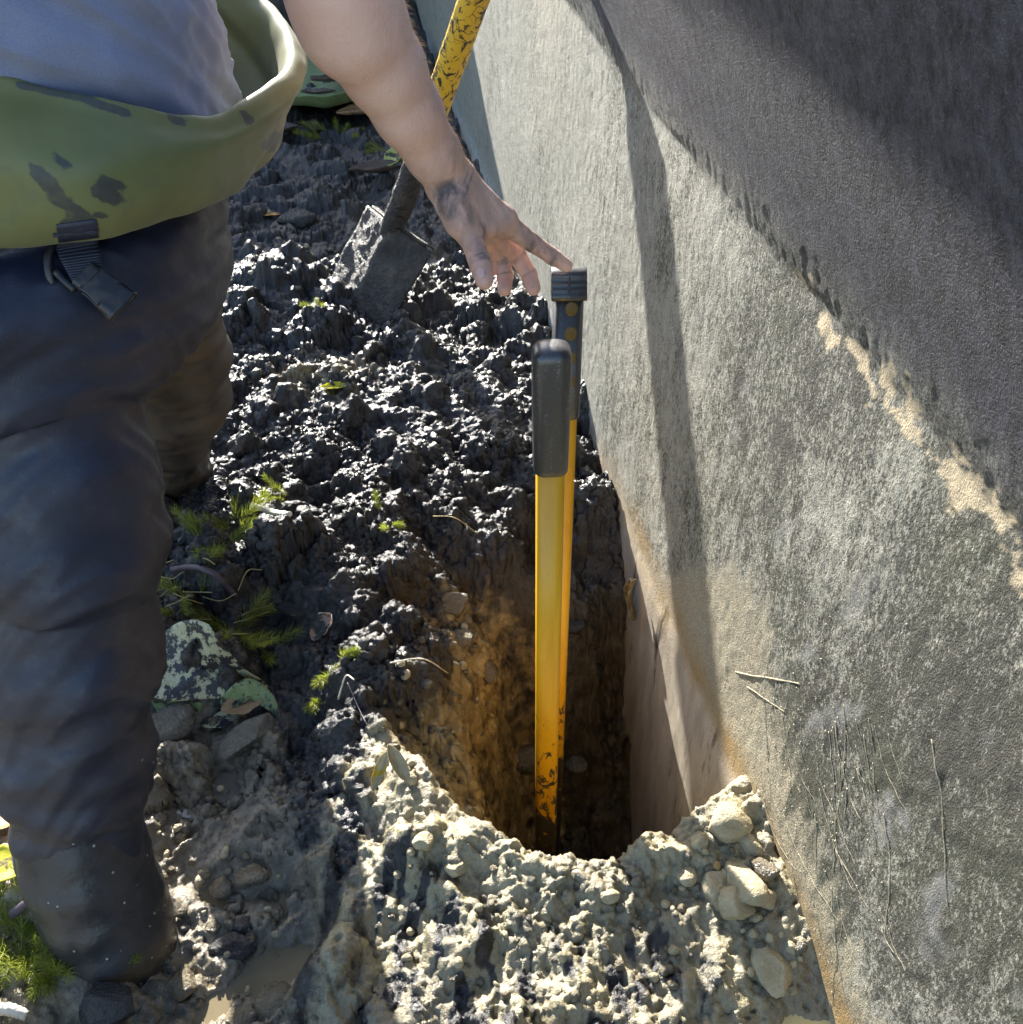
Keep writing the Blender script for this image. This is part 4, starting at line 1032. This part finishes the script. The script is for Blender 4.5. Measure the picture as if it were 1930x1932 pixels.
# ================================================================== STONES
def stone_mat(name, a, b, wet=.4):
    m = Mat(name); n = m.noise(55, 5, .6); n2 = m.noise(240, 4, .6)
    c = m.mix(m.mr(n, .3, .7), a, b)
    return m.set(Base_Color=c, Roughness=m.mr(n2, .3, .7, wet - .12, wet + .15), Specular_IOR_Level=.5, Normal=m.bump(m.ma('ADD', n2, m.ma('ADD', n, m.noise(100, 5, .65))), .7, .007))
ST_CLAY = stone_mat("clay_coated_stone", (.33, .275, .16), (.50, .43, .275), .5)
ST_GREY = stone_mat("wet_grey_stone", (.085, .08, .063), (.165, .15, .115), .22)
ST_BRN = stone_mat("wet_brown_stone", (.10, .08, .05), (.20, .165, .105), .22)
ST_DARK = stone_mat("black_mud_clod", (.016, .016, .018), (.05, .048, .045), .3)
ST_ORG = stone_mat("orange_pebble", (.42, .25, .08), (.5, .33, .14), .3)
_ico = None
def ico(n):
    import bmesh
    bm = bmesh.new(); bmesh.ops.create_icosphere(bm, subdivisions=n, radius=1)
    V = np.array([v.co[:] for v in bm.verts]); F = np.array([[v.index for v in f.verts] for f in bm.faces]); bm.free(); return V, F
ICO = {2: ico(2), 3: ico(3), 4: ico(4)}
def stone(name, p, size, mat, label, cat, group=None, seed=0, facets=11, lv=3, rot=None, lump=.1):
    rg = np.random.RandomState(seed + 100); V, F = ICO[lv]; V = V.copy()
    for _ in range(facets):
        n = rg.normal(size=3); n /= np.linalg.norm(n); h = .55 + .30 * rg.rand(); d = V @ n; V = V - np.maximum(0, d - h)[:, None] * n * .92
    V = V * (1 + lump * fbm(V[:, 0] + seed, V[:, 1], V[:, 2], 1.6, 3)[:, None] + .055 * fbm(V[:, 0], V[:, 1], V[:, 2] + seed, 4.5, 4, .6)[:, None])
    V = V * np.array(size); a = rg.rand() * 6.28 if rot is None else rot; tl = rg.normal() * .25
    c, s = math.cos(a), math.sin(a); V = V @ np.array([(c, s, 0), (-s, c, 0), (0, 0, 1)]); c, s = math.cos(tl), math.sin(tl); V = V @ np.array([(1, 0, 0), (0, c, s), (0, -s, c)])
    o = mesh_np(name, V, F, mat); o.location = p
    return tag(o, label, cat, group)
def st(px, py, rx, ry, rz, mat, label, name="stone", sink=.35, seed=0, **k):
    p = on(px, py); p[2] += rz * (1 - 2 * sink) ; return stone(name, p, (rx, ry, rz), mat, label, "stone", seed=seed, **k)
# the heap against the wall
st(1372, 1556, .036, .028, .026, ST_CLAY, "large clay-coated stone crowning the heap against the wall", seed=1, rot=.4, lv=4)
st(1318, 1592, .016, .013, .012, ST_CLAY, "small rounded stone just left of the stone crowning the heap", seed=2)
st(1412, 1592, .022, .014, .013, ST_CLAY, "flat pale stone below the crowning stone beside the wall", seed=3)
st(1440, 1640, .026, .016, .014, ST_BRN, "brown angular stone wedged between the heap and the wall", seed=4, rot=2.2)
st(1400, 1668, .024, .045, .022, ST_CLAY, "longest pale stone lying down the slope of the heap", seed=5, rot=.3, lv=4)
st(1352, 1688, .019, .030, .022, ST_CLAY, "upright clay-covered stone left of the longest pale stone", seed=6, rot=.1, lv=4)
st(1388, 1712, .022, .028, .020, ST_CLAY, "rounded stone at the foot of the longest pale stone", seed=7, rot=.2, lv=4)
st(1448, 1700, .013, .014, .012, ST_CLAY, "knobbly stone right of the longest pale stone near the wall", seed=8)
st(1290, 1652, .019, .016, .012, ST_CLAY, "white-splashed lump of clay left of the long stones", seed=9)
st(1338, 1640, .008, .007, .006, ST_GREY, "little grey pebble among the pale stones of the heap", seed=10)
st(1352, 1636, .006, .006, .006, ST_ORG, "tiny orange pebble on the heap of pale stones", seed=11)
st(1460, 1830, .026, .038, .012, ST_CLAY, "boot-shaped flat stone above the yellow puddle", seed=12, rot=.15, lv=4)
st(1492, 1790, .008, .008, .008, ST_CLAY, "round pebble just up and right of the boot-shaped stone", seed=13)
st(1452, 1770, .006, .006, .006, ST_CLAY, "pebble directly above the boot-shaped stone", seed=14)
st(1420, 1765, .007, .006, .008, ST_CLAY, "pointed pebble up and left of the boot-shaped stone", seed=15)
st(1496, 1870, .006, .006, .006, ST_CLAY, "lone pebble right of the boot-shaped stone above the puddle", seed=16)
st(1150, 1690, .014, .012, .008, ST_CLAY, "flat yellowish stone on the rim in front of the digging tool", seed=17)
st(1080, 1640, .013, .012, .010, ST_CLAY, "clay lump on the rim right in front of the yellow handle", seed=18)
st(860, 1640, .017, .014, .010, ST_CLAY, "broad clay lump on the left part of the rim", seed=19)
st(800, 1590, .014, .015, .010, ST_CLAY, "clay lump beside the torn yellow leaves on the rim", seed=20)
# stones in the far side of the hole
st(855, 1145, .032, .027, .026, ST_BRN, "angular brown stone at the top of the far side of the hole", seed=21, lv=4)
st(870, 1215, .030, .022, .018, ST_BRN, "flat brown stone below the angular one on the far side of the hole", seed=22)
st(985, 1275, .075, .030, .040, ST_BRN, "big wet brown slab sticking out of the hole wall behind the yellow handle", seed=23, lv=4, rot=.1, sink=.5)
st(915, 1270, .034, .026, .028, ST_BRN, "brown stone touching the left end of the big wet slab", seed=24)
st(1090, 1290, .032, .022, .018, ST_GREY, "grey speckled stone poking out right of the yellow handle in the hole", seed=25, rot=-.6)
st(1085, 1190, .024, .020, .018, ST_DARK, "dark stone above the grey speckled stone right of the handle", seed=26)
# wet ground on the left
st(470, 1400, .024, .048, .024, ST_GREY, "long glossy grey stone lying below the torn lily leaf", seed=30, rot=-.7, lv=4, sink=.25)
st(325, 1375, .042, .036, .018, ST_GREY, "wide muddy stone between the leg and the torn lily leaf", seed=31, rot=.8, lv=4)
st(400, 1365, .02, .018, .014, ST_BRN, "brown stone half under the edge of the torn lily leaf", seed=32)
st(477, 1655, .022, .024, .014, ST_BRN, "smooth domed stone in the mud above the large puddle", seed=33)
st(420, 1675, .020, .022, .014, ST_BRN, "wet brown stone at the upper left shore of the large puddle", seed=34)
st(500, 1690, .016, .020, .013, ST_GREY, "angular grey-brown stone at the upper right shore of the large puddle", seed=35)
st(402, 1752, .010, .010, .009, ST_BRN, "small round stone standing alone in the large puddle near the boot", seed=36)
st(460, 1748, .015, .011, .009, ST_DARK, "dark oval stone on the upper edge of the large puddle", seed=37)
st(440, 1792, .030, .019, .010, ST_DARK, "black clod standing like an island in the large puddle", seed=38, lump=.35, lv=4)
st(285, 1888, .042, .028, .014, ST_GREY, "large flat grey stone at the bottom edge left of the puddle", seed=39, lv=4, rot=.1, sink=.75)
st(195, 1905, .036, .040, .016, ST_DARK, "big dark rough stone at the bottom edge below the boot", seed=40, lv=4, sink=.6)
st(348, 1862, .024, .026, .016, ST_BRN, "sunlit brown stone beside the large flat grey stone", seed=41)
st(408, 1905, .022, .016, .012, ST_GREY, "wet grey stone on the bottom shore of the large puddle", seed=42)
st(520, 1895, .026, .026, .016, ST_BRN, "pitted brown stone at the bottom right of the large puddle", seed=43)
st(455, 1925, .024, .018, .014, ST_BRN, "brown stone cut by the bottom edge of the picture under the puddle", seed=44)
st(560, 1900, .010, .012, .010, ST_GREY, "small wet stone right of the pitted brown stone", seed=45)
st(445, 1870, .012, .010, .008, ST_BRN, "little brown stone at the lower shore of the large puddle", seed=46)
# far shade
st(533, 415, .020, .016, .012, ST_GREY, "pale pebble next to the orange leaf in the far shade", seed=50)
st(950, 425, .04, .035, .022, ST_DARK, "smooth dark stone behind the hand", seed=51)
st(575, 420, .05, .04, .03, ST_DARK, "dark lump of mud in the shade right of the pale pebble", seed=52, lump=.3)
# scattered pebbles and crumbs: many alike
rg = np.random.RandomState(3)
pebm = [ST_CLAY, ST_GREY, ST_BRN]
protos = []
for i in range(9):
    o = stone("pebble", (0, 0, 0), (1, .85, .75), pebm[i % 3], "small muddy pebble lying loose in the clay", "pebble", "loose pebbles in the clay", seed=200 + i, lv=2, facets=6)
    protos.append(o)
def drop(proto, first, p, s):
    o = proto if first else proto.copy()
    if not first: sc.collection.objects.link(o)
    o.location = p; o.scale = (s, s, s); o.rotation_euler = (rg.rand() * .6, rg.rand() * .6, rg.rand() * 6.28); return o
spots = []
for _ in range(70): spots.append((rg.uniform(1180, 1520), rg.uniform(1600, 1880), rg.uniform(.003, .0085)))
for _ in range(70): spots.append((rg.uniform(300, 600), rg.uniform(1480, 1930), rg.uniform(.003, .010)))
for _ in range(45): spots.append((rg.uniform(700, 1180), rg.uniform(1600, 1900), rg.uniform(.003, .008)))
for _ in range(40): spots.append((rg.uniform(720, 930), rg.uniform(1180, 1480), rg.uniform(.004, .012)))
for _ in range(14): spots.append((rg.uniform(460, 640), rg.uniform(400, 560), rg.uniform(.005, .011)))
used = set()
for i, (px, py, s) in enumerate(spots):
    p = on(px, py)
    if wallx(p[1]) - p[0] < .012: continue
    k = i % 9; p[2] += s * .35; drop(protos[k], k not in used, p, s); used.add(k)

# ================================================================== WATER PLANTS
def leafmat(name, a, b, tr=.35, rough=.45):
    m = Mat(name); n = m.noise(60, 3); c = m.mix(m.mr(n, .3, .7), a, b)
    return m.set(Base_Color=c, Roughness=rough, Transmission_Weight=0., Subsurface_Weight=0.) , m, c
def translucent(m, c, fac=.4):
    t = m.t.nodes.new("ShaderNodeBsdfTranslucent"); m.put(t.inputs[0], c); mx = m.t.nodes.new("ShaderNodeMixShader"); mx.inputs[0].default_value = fac
    out = m.t.nodes["Material Output"]; m.t.links.new(m.b.outputs[0], mx.inputs[1]); m.t.links.new(t.outputs[0], mx.inputs[2]); m.t.links.new(mx.outputs[0], out.inputs[0])
FEA, m_, c_ = leafmat("feathery_green", (.15, .19, .02), (.34, .38, .05)); translucent(m_, c_, .5)
STE, m_, c_ = leafmat("green_stem", (.10, .12, .03), (.18, .16, .05))
def water_plant(px, py, label, n=9, spread=.05, L=.07, leaf=.014, seed=0, droop=.5, lean=(0, 0)):
    rg = np.random.RandomState(seed + 50); base = on(px, py); root = empty("water_plant", base)
    tag(root, label, "water plant", "feathery water plants in the mud")
    SV, SF, FV, FF = [], [], [], []; parts = []
    for i in range(max(3, int(n * .6))):
        a = rg.rand() * 6.28; d = np.array((math.cos(a) + lean[0], math.sin(a) + lean[1], .55 + .5 * rg.rand())); d /= np.linalg.norm(d)
        p = base + np.array((math.cos(a), math.sin(a), 0)) * spread * rg.rand() * .6; l_ = L * (.6 + .6 * rg.rand()); P = []
        for k in range(10):
            P.append(p.copy()); p = p + d * l_ / 10; d = d + np.array((0, 0, -.10 * droop)) + rg.normal(size=3) * .06; d /= np.linalg.norm(d); p[2] = max(p[2], gz(p[0], p[1]) + .002)
        P = np.array(P); parts.append(tube(P, np.linspace(.0010, .0005, 10), 5))
        Q = spline(P, 22); T = np.gradient(Q, axis=0)
        for k in range(2, 22):
            u, v, t_ = frame(T[k])
            for w in range(6):
                b = w / 6 * 6.28 + k * .4; o_ = math.cos(b) * u + math.sin(b) * v; dd = o_ * .8 + t_ * .65 + rg.normal(size=3) * .12; dd /= np.linalg.norm(dd)
                ll = leaf * (.7 + .5 * rg.rand()) * (1 - .5 * max(0, (k - 15) / 7)); s_ = np.cross(dd, rg.normal(size=3)); s_ = s_ / np.linalg.norm(s_) * .00033
                c = len(FV); tip = Q[k] + dd * ll + t_ * ll * .25; mid_ = Q[k] + dd * ll * .55
                FV += [Q[k] - s_, Q[k] + s_, mid_ + s_, mid_ - s_, tip]; FF += [(c, c + 1, c + 2), (c, c + 2, c + 3), (c + 3, c + 2, c + 4)]
    V_, F_ = join_vf(parts); mesh_np("stem", V_, F_, STE, root); mesh_np("foliage", np.array(FV), np.array(FF), FEA, root); return root
water_plant(443, 988, "bright feathery water plant in the sun beside the far boot", 12, .05, .075, .020, 1)
water_plant(385, 1035, "dull feathery water plant in the shade left of the bright tuft by the far boot", 11, .07, .085, .020, 2)
water_plant(440, 1200, "feathery water plant above the torn lily leaf", 12, .06, .085, .021, 3)
water_plant(492, 1240, "small sunlit feathery water plant at the right tip of the torn lily leaf", 7, .03, .055, .017, 4)
water_plant(350, 1130, "flattened feathery water plant among straws in the shade beside the leg", 11, .08, .08, .018, 5, 1.2)
water_plant(632, 1262, "small bright feathery water plant on the black mud right of the puddle trickle", 6, .03, .045, .014, 6)
water_plant(600, 1310, "thin feathery sprig lying down the slope below the small bright tuft", 3, .02, .06, .012, 7)
water_plant(545, 955, "tiny feathery tuft on the black mud right of the far boot", 5, .03, .045, .012, 8)
water_plant(720, 985, "sparse feathery tuft on black mud left of the hole", 6, .04, .045, .012, 9)
water_plant(604, 590, "tiny green sprig at the edge of the sunlit mud", 4, .02, .04, .012, 10)
water_plant(45, 1745, "bright feathery water plant left of the near boot beside the stick", 14, .05, .075, .018, 11)
water_plant(30, 1800, "bright feathery water plant at the left edge below the stick", 16, .06, .08, .018, 12)
water_plant(20, 1860, "lowest bright feathery water plant at the left edge", 16, .06, .08, .018, 13)
water_plant(95, 1805, "feathery water plant half in shade in front of the near boot", 12, .05, .07, .017, 14)
water_plant(165, 1815, "dim feathery water plant in the boot's shade", 9, .06, .06, .016, 15)
water_plant(205, 1850, "dim flattened feathery water plant below the boot", 7, .05, .05, .015, 16)
water_plant(640, 258, "low mossy tuft in front of the giant lily pad", 16, .14, .08, .02, 17, 1.0)
water_plant(745, 300, "brownish mossy tuft in the shade behind the spade", 14, .16, .09, .02, 18, 1.2)

# ================================================================== LEAVES
def sheet_from(outline3d, mat, name, label, cat, lift=None, rings=8, group=None, th=.0008, seed=0, bumpy=.004, freq=30):
    """a thin leaf from its outline points in space (star-shaped about its middle)"""
    P = spline_closed(np.array(outline3d, float), 72); c = P.mean(0); rows = []
    for k in np.linspace(.02, 1, rings):
        q = c + (P - c) * k
        q[:, 2] += bumpy * fbm(q[:, 0], q[:, 1], np.full(len(q), seed * 1.7), freq, 3) + (lift(k, np.arange(72) / 72 * 6.283) if lift else 0); rows.append(q)
    o = mesh_np(name, np.concatenate(rows), gridfaces(rings, 72, True), mat); recentre(o, tuple(c)); solidify(o, th); return tag(o, label, cat, group)
def leaf_look(name, a, b, blot=None, thr=.55, tr=.3, rough=.42, scale=30):
    m = Mat(name); n = m.noise(scale, 5, .65); n2 = m.noise(scale * 4, 4, .6); c = m.mix(m.mr(n2, .3, .7), a, b)
    if blot: c = m.mix(m.mr(m.ma('ADD', n, m.ma('MULTIPLY', n2, .2)), thr, thr + .05), c, blot)
    m.set(Base_Color=c, Roughness=rough, Normal=m.bump(n2, .25, .003)); translucent(m, c, tr); return m.m
LILY = leaf_look("torn_lily_look", (.40, .42, .24), (.58, .57, .40), (.035, .034, .042), .57, .12, scale=58)
LGREEN = leaf_look("lily_green", (.20, .29, .12), (.32, .40, .20), (.035, .04, .03), .60, .25, .35, 45)
PADG = leaf_look("giant_pad_green", (.17, .24, .10), (.27, .34, .16), (.04, .05, .04), .78, .15, .35, 12)
BROWNL = leaf_look("dead_brown_leaf", (.09, .06, .05), (.17, .12, .10), None, .5, .1)
TANL = leaf_look("tan_leaf", (.34, .22, .12), (.48, .32, .18), (.1, .07, .05), .72, .2)
ORL = leaf_look("orange_leaf", (.55, .26, .04), (.70, .38, .08), None, .5, .3)
BROWNP = leaf_look("pinkish_scrap", (.30, .19, .13), (.42, .28, .20), (.03, .028, .028), .50, .2)
MUDYG = leaf_look("muddy_yellow_scrap", (.35, .37, .10), (.48, .47, .16), (.03, .03, .028), .46, .3)
YELL = leaf_look("yellow_leaf", (.62, .60, .03), (.78, .74, .10), (.20, .16, .05), .68, .5)
YGR = leaf_look("yellow_green_leaf", (.45, .50, .12), (.60, .62, .22), (.06, .06, .03), .62, .4)
CLAYL = leaf_look("clay_covered_leaf", (.36, .30, .17), (.50, .43, .26), (.50, .34, .01), .66, .2)
def offs(pts, dz): return [PZ(px, py, z + dz) for px, py, z in pts]
zt = gz(-.49, 1.07)
sheet_from([on(285, 1330, .03), on(288, 1262, .035), on(340, 1228, .05), on(398, 1222, .055), on(425, 1255, .05), on(470, 1290, .03), on(508, 1306, .015), on(470, 1325, .015), on(400, 1335, .022), on(330, 1342, .025)], LILY,
           "lily_leaf", "torn pale lily leaf blotched with black mud beside the near leg", "leaf", rings=12, th=.0015, bumpy=.012, freq=16, seed=2)
sheet_from([on(296, 1342, .004), on(290, 1332, .02), on(345, 1338, .02), on(385, 1340, .016), on(360, 1356, .0), on(300, 1356, .0)], LGREEN, "lily_leaf", "green torn flap under the left edge of the blotched lily leaf", "leaf", bumpy=.01, seed=3)
sheet_from([on(418, 1338, .004), on(450, 1312, .028), on(490, 1312, .034), on(520, 1330, .02), on(528, 1356, .003), on(505, 1342, .012), on(468, 1330, .014), on(440, 1340, .004)], LGREEN, "lily_leaf", "curled green leaf strip right of the blotched lily leaf by the trickle", "leaf", bumpy=.01, seed=4)
sheet_from([on(276, 1048, .0), on(276, 1030, .05), on(298, 1040, .05), on(296, 1058, .02), on(284, 1085, .0)], YGR, "leaf", "folded green and yellow leaf corner sticking out behind the near leg", "leaf", bumpy=.004)
# giant pad with its edge turned up
pc3 = np.array((-.735, 4.02, gz(-.735, 4.02) + .03)); n = 96; a = np.arange(n) / n * 6.283; rows = []
for k, (r_, h_) in enumerate(((.02, 0), (.3, .0), (.55, -.005), (.75, .0), (.88, .004), (.95, .018), (1.0, .045), (1.03, .060))):
    rr_ = r_ * (1 + .04 * pn(np.cos(a) * 2, np.sin(a) * 2, np.full(n, 3.3)))
    droopy = 1 - .75 * sst(.3, -.6, np.sin(a)) * (k > 4)
    q = np.stack([pc3[0] + .40 * rr_ * np.cos(a), pc3[1] + .43 * rr_ * np.sin(a), pc3[2] + h_ * (1.0 - 0 * droopy) + .018 * fbm(rr_ * np.cos(a), rr_ * np.sin(a), np.zeros(n), 3, 2)], -1); rows.append(q)
pad = mesh_np("lily_pad", np.concatenate(rows), gridfaces(8, n, True), PADG); recentre(pad, tuple(pc3)); solidify(pad, .004); subsurf(pad)
tag(pad, "giant green lily pad with upturned rim lying in the far shade", "lily pad")
def leaf(px, py, L, w, yaw, mat, label, curl=.3, lift=.012, name="leaf", tilt=0., seed=0, stalk=True):
    """a single leaf lying on the mud, pointed at both ends, folded along its midrib"""
    c = on(px, py, lift); rows = []; rg = np.random.RandomState(seed)
    d = np.array((math.cos(yaw), math.sin(yaw), tilt)); d /= np.linalg.norm(d); s_ = np.array((-math.sin(yaw), math.cos(yaw), 0)); u = np.cross(d, s_)
    for i in range(19):
        v = i / 18; hw = w / 2 * math.sin(math.pi * min(1, v * .96 + .02)) ** .75 * (1 + .35 * float(pn(v * 5, seed * 1.7, .5))); row = []
        for q in np.linspace(-1, 1, 11):
            b = q * curl * 2.2; row.append(c + d * (v - .5) * L + s_ * (hw * (math.sin(b) / max(.05, curl * 2.2) if curl > .03 else q)) + u * (hw * (1 - math.cos(b)) / max(.05, curl * 2.2) * 1.0 + L * .12 * curl * (2 * v - 1) ** 2 + L * .03 * pn(v * 3, q * 1.5, seed)))
        rows.append(row)
    V_, F_ = np.array(rows).reshape(-1, 3), gridfaces(19, 11)
    if stalk:
        P = spline([c + d * L * .47, c + d * L * .62 + u * .004, c + d * L * .75 - u * .004], 8); tv, tf = tube(P, [.0009] * 8, 5); V_, F_ = join_vf([(V_, F_), (tv, tf)])
    else: F_ = [F_]
    o = mesh_np(name, V_, F_, mat); recentre(o, tuple(c)); solidify(o, .0006); return tag(o, label, "leaf")
leaf(505, 408, .075, .022, .0, ORL, "narrow orange leaf on the dark mud in the far shade", .1, .012, seed=1, stalk=False)
leaf(680, 232, .16, .10, .2, TANL, "curled tan leaf in front of the giant lily pad", .5, .03, seed=2)
leaf(712, 342, .17, .085, .25, BROWNL, "curled brown leaf lying behind the spade blade", .6, .03, seed=3)
leaf(748, 322, .10, .07, 1.1, YGR, "pale yellow-green leaf propped against the spade socket", .2, .05, tilt=.5, seed=4)
leaf(640, 188, .20, .07, .5, BROWNL, "dark brown curled leaf lying on the giant lily pad", .7, .075, seed=5)
leaf(605, 215, .12, .06, .1, BROWNL, "small reddish-brown leaf near the rim of the giant lily pad", .5, .07, seed=6)
leaf(525, 260, .16, .10, .7, BROWNL, "dull brown leaf beside the olive waders below the lily pad", .4, .02, seed=7)
leaf(575, 245, .14, .10, -.3, BROWNL, "flat grey-brown leaf under the lily pad's near rim", .2, .012, seed=8)
leaf(632, 740, .055, .028, .1, YELL, "yellow leaf scrap on the sunlit black mud", .4, .012, seed=9, stalk=False)
leaf(612, 1200, .05, .045, .9, BROWNP, "pinkish-tan leaf scrap standing in the black mud", .5, .02, tilt=.6, seed=10, stalk=False)
leaf(548, 1165, .05, .03, -.5, MUDYG, "yellow-edged leaf scrap in shadow right of the straws", .5, .012, seed=11, stalk=False)
leaf(15, 1648, .075, .05, -.2, YELL, "bright yellow leaf at the left edge behind the near boot", .2, .02, seed=12, stalk=False)
leaf(8, 1572, .09, .07, .3, ORL, "rust-orange leaf at the left edge beside the trouser leg", .4, .035, seed=13, stalk=False)
leaf(722, 1478, .055, .022, 1.1, CLAYL, "left one of two clay-covered yellow leaves standing on the rim", .6, .026, tilt=.9, seed=14, stalk=False)
leaf(752, 1462, .055, .028, 2.2, CLAYL, "right one of two clay-covered yellow leaves on the rim", .5, .024, tilt=.6, seed=15, stalk=False)
leaf(458, 1338, .06, .05, .4, TANL, "tan leaf piece in the mud under the curled green strip", .3, .008, seed=16, stalk=False)
leaf(420, 1372, .06, .03, .3, LILY, "small blotched leaf piece between two stones under the lily leaf", .3, .012, seed=17, stalk=False)
leaf(500, 1222, .05, .014, .3, YELL, "sliver of lime leaf glowing under the small feathery plant", .3, .006, seed=18, stalk=False)
# a leaf stuck to the wall, pointing down
wp = None
def WALLP(px, py, off=.004):
    r = ray(px, py); t = (WA - WB * 0) / (r[0] + WB * r[1]); p = CAM + r * t; return p + WN * (off + wall_off(p[1], p[2]))
rows = []; c = WALLP(1212, 1130, .006); up_ = np.array((0, 0, 1.)); al = np.array((WB, -1, 0)) / math.hypot(1, WB); al = -al
for i in range(17):
    v = i / 16; hw = .016 * math.sin(math.pi * min(1, v * .94 + .03)) ** .8
    rows.append([c + up_ * (.05 - .10 * v) + al * hw * q + WN * (.004 + .012 * abs(q) + .006 * math.sin(v * 5)) for q in np.linspace(-1, 1, 9)])
o = mesh_np("leaf", np.array(rows).reshape(-1, 3), gridfaces(17, 9), leaf_look("wall_leaf_look", (.10, .065, .03), (.2, .13, .06), (.30, .28, .16), .6, .15)); recentre(o, tuple(c)); solidify(o, .0006)
tag(o, "wet brown leaf stuck to the wall right of the hole", "leaf")

# ================================================================== STICKS, STRAWS, ROOTS
def stick_mat(name, a, b):
    m = Mat(name); n = m.noise(60, 5, .6); n2 = m.noise(200, 3); return m.set(Base_Color=m.mix(m.mr(n, .3, .7), a, b), Roughness=.55, Normal=m.bump(m.ma('ADD', n, n2), .4, .004))
PURP = stick_mat("purple_bark", (.045, .033, .05), (.09, .065, .085)); STRAW = stick_mat("straw", (.30, .27, .10), (.42, .36, .16)); OCH = stick_mat("ochre_stem", (.22, .16, .04), (.36, .27, .09)); WHI = stick_mat("bleached_wood", (.5, .47, .38), (.68, .63, .52))
def stick(pts, r, mat, label, name="stick", cat="stick", group=None, m=8, jit=.08, seed=0):
    P = spline(np.array(pts), max(8, len(pts) * 6)); V_, F_ = tube(P, np.linspace(r, r * .75, len(P)), m, jit, seed); o = mesh_np(name, V_, F_, mat); recentre(o, tuple(P.mean(0))); return tag(o, label, cat, group)
stick([on(42, 1752, .035), on(92, 1735, .045), on(138, 1722, .05)], .0062, PURP, "short purple-brown broken stick lying against the near boot", seed=1)
stick([on(330, 1093, .02), on(372, 1096, .03), on(412, 1110, .025), on(448, 1134, .01)], .0055, PURP, "bent purplish twig on the weeds beside the near leg", seed=2)
stick([on(300, 1222, .008), on(330, 1208, .014), on(362, 1195, .018)], .0062, OCH, "ochre stem stub above the torn lily leaf", seed=3)
stick([on(-20, 1918, .02), on(30, 1922, .022), on(60, 1932, .02)], .008, WHI, "bleached white stick end in the bottom left corner", seed=4)
stick([on(476, 968, .015), on(520, 985, .022), on(552, 1004, .015)], .006, WHI, "pale root end above the bright feathery tuft", seed=5)
stick([on(640, 1330, .01), on(656, 1302, .03), on(672, 1310, .03)], .0014, WHI, "thin pale forked root left of the hole", seed=6)
stick([on(658, 1305, .02), on(678, 1345, .01), on(694, 1376, .008)], .0008, PURP, "hair-thin dark root curving down left of the hole", seed=7)
stick([on(818, 990, .02), on(860, 1003, .03), on(902, 1024, .02)], .0010, OCH, "thin yellow root sticking out above the hole", seed=8)
stick([on(738, 1268, .02), on(800, 1270, .03), on(846, 1282, .015)], .0012, WHI, "thin white root across the left side of the hole", seed=9)
rg = np.random.RandomState(8)
for i in range(16):
    px, py = rg.uniform(295, 470), rg.uniform(1075, 1215); a = rg.uniform(-.5, .5) + (3.14 if rg.rand() < .3 else 0); L_ = rg.uniform(30, 75)
    P = [on(px + math.cos(a) * L_ * k, py + math.sin(a) * L_ * k * .6, .012 + .010 * rg.rand() + .012 * k) for k in (0, .5, 1)]
    stick(P, .0010, STRAW, "thin dry straw strewn on the weeds beside the near leg", "straw", "straw", "straws on the weeds beside the leg", 5, 0, i)
# dried roots clinging to the wall in the old mud stain
m = Mat("root_with_clay"); n = m.noise(150, 4); ROOT = m.set(Base_Color=m.mix(m.mr(n, .3, .7), (.24, .205, .135), (.52, .46, .33)), Roughness=.7, Normal=m.bump(n, .6, .003))
def wall_root(px0, py0, L_, ang, r, seed, label, group):
    rg = np.random.RandomState(seed); P = []; x, y = px0, py0; a = ang
    for k in range(12):
        P.append(WALLP(x, y, .0002 + .0004 * rg.rand())); x += math.cos(a) * L_ / 11; y += math.sin(a) * L_ / 11; a += rg.normal() * .06
    Q = spline(P, 40); rr = np.linspace(r, r * .5, 40) * (1 + .55 * (rg.rand(40) > .80) * rg.rand(40) + .2 * rg.rand(40))
    V_, F_ = tube(Q, rr, 6, .1, seed); ax_ = np.repeat(Q, 6, 0); ax_ = np.vstack([ax_, Q[:1], Q[-1:]]); V_ = V_ - np.outer((V_ - ax_) @ WN, WN) * .5; o = mesh_np("dried_root", V_, F_, ROOT); recentre(o, tuple(Q.mean(0))); return tag(o, label, "root", group)
rg = np.random.RandomState(12)
for i in range(64):
    px = rg.uniform(1400, 1680); base_y = 1240 + (px - 1400) * .45
    py = rg.uniform(base_y, base_y + 430); L_ = rg.uniform(60, 240)
    wall_root(px, py, L_, math.atan2(1, .17 + .07 * rg.normal()), rg.uniform(.0004, .0008), i, "thin clay-crusted root clinging to the stained wall above the heap", "dried roots on the wall")
wall_root(1760, 1395, 330, math.atan2(1, .13), .0007, 901, "long pale root hanging down the wall far right of the others", None)
wall_root(1386, 1268, 125, math.atan2(.22, 1), .0014, 902, "thick clay-crusted root running sideways across the top of the stain", None)
wall_root(1408, 1296, 85, math.atan2(.62, 1), .0009, 903, "second slanting root just below the thick clay-crusted one", None)
# crumbs of dry clay stuck to the stained wall
V0, F0_ = ICO[2]; CV, CF = [], []
for i in range(500):
    px = rg.normal(1470, 95); py = rg.uniform(1150, 1900); 
    if px < 1225 + (py - 1100) * .42 or px > 1720: continue
    p = WALLP(px, py, .0002); s = rg.uniform(.0004, .0010); CV.append(V0[:] * s * (1 + .3 * rg.rand(len(V0), 1)) + p); CF.append(F0_ + len(V0) * (len(CV) - 1))
o = mesh_np("clay_crumbs", np.concatenate(CV), np.concatenate(CF), ROOT); tag(o, "dry clay crumbs spattered over the stained lower wall", "clay crumbs", kind="stuff")
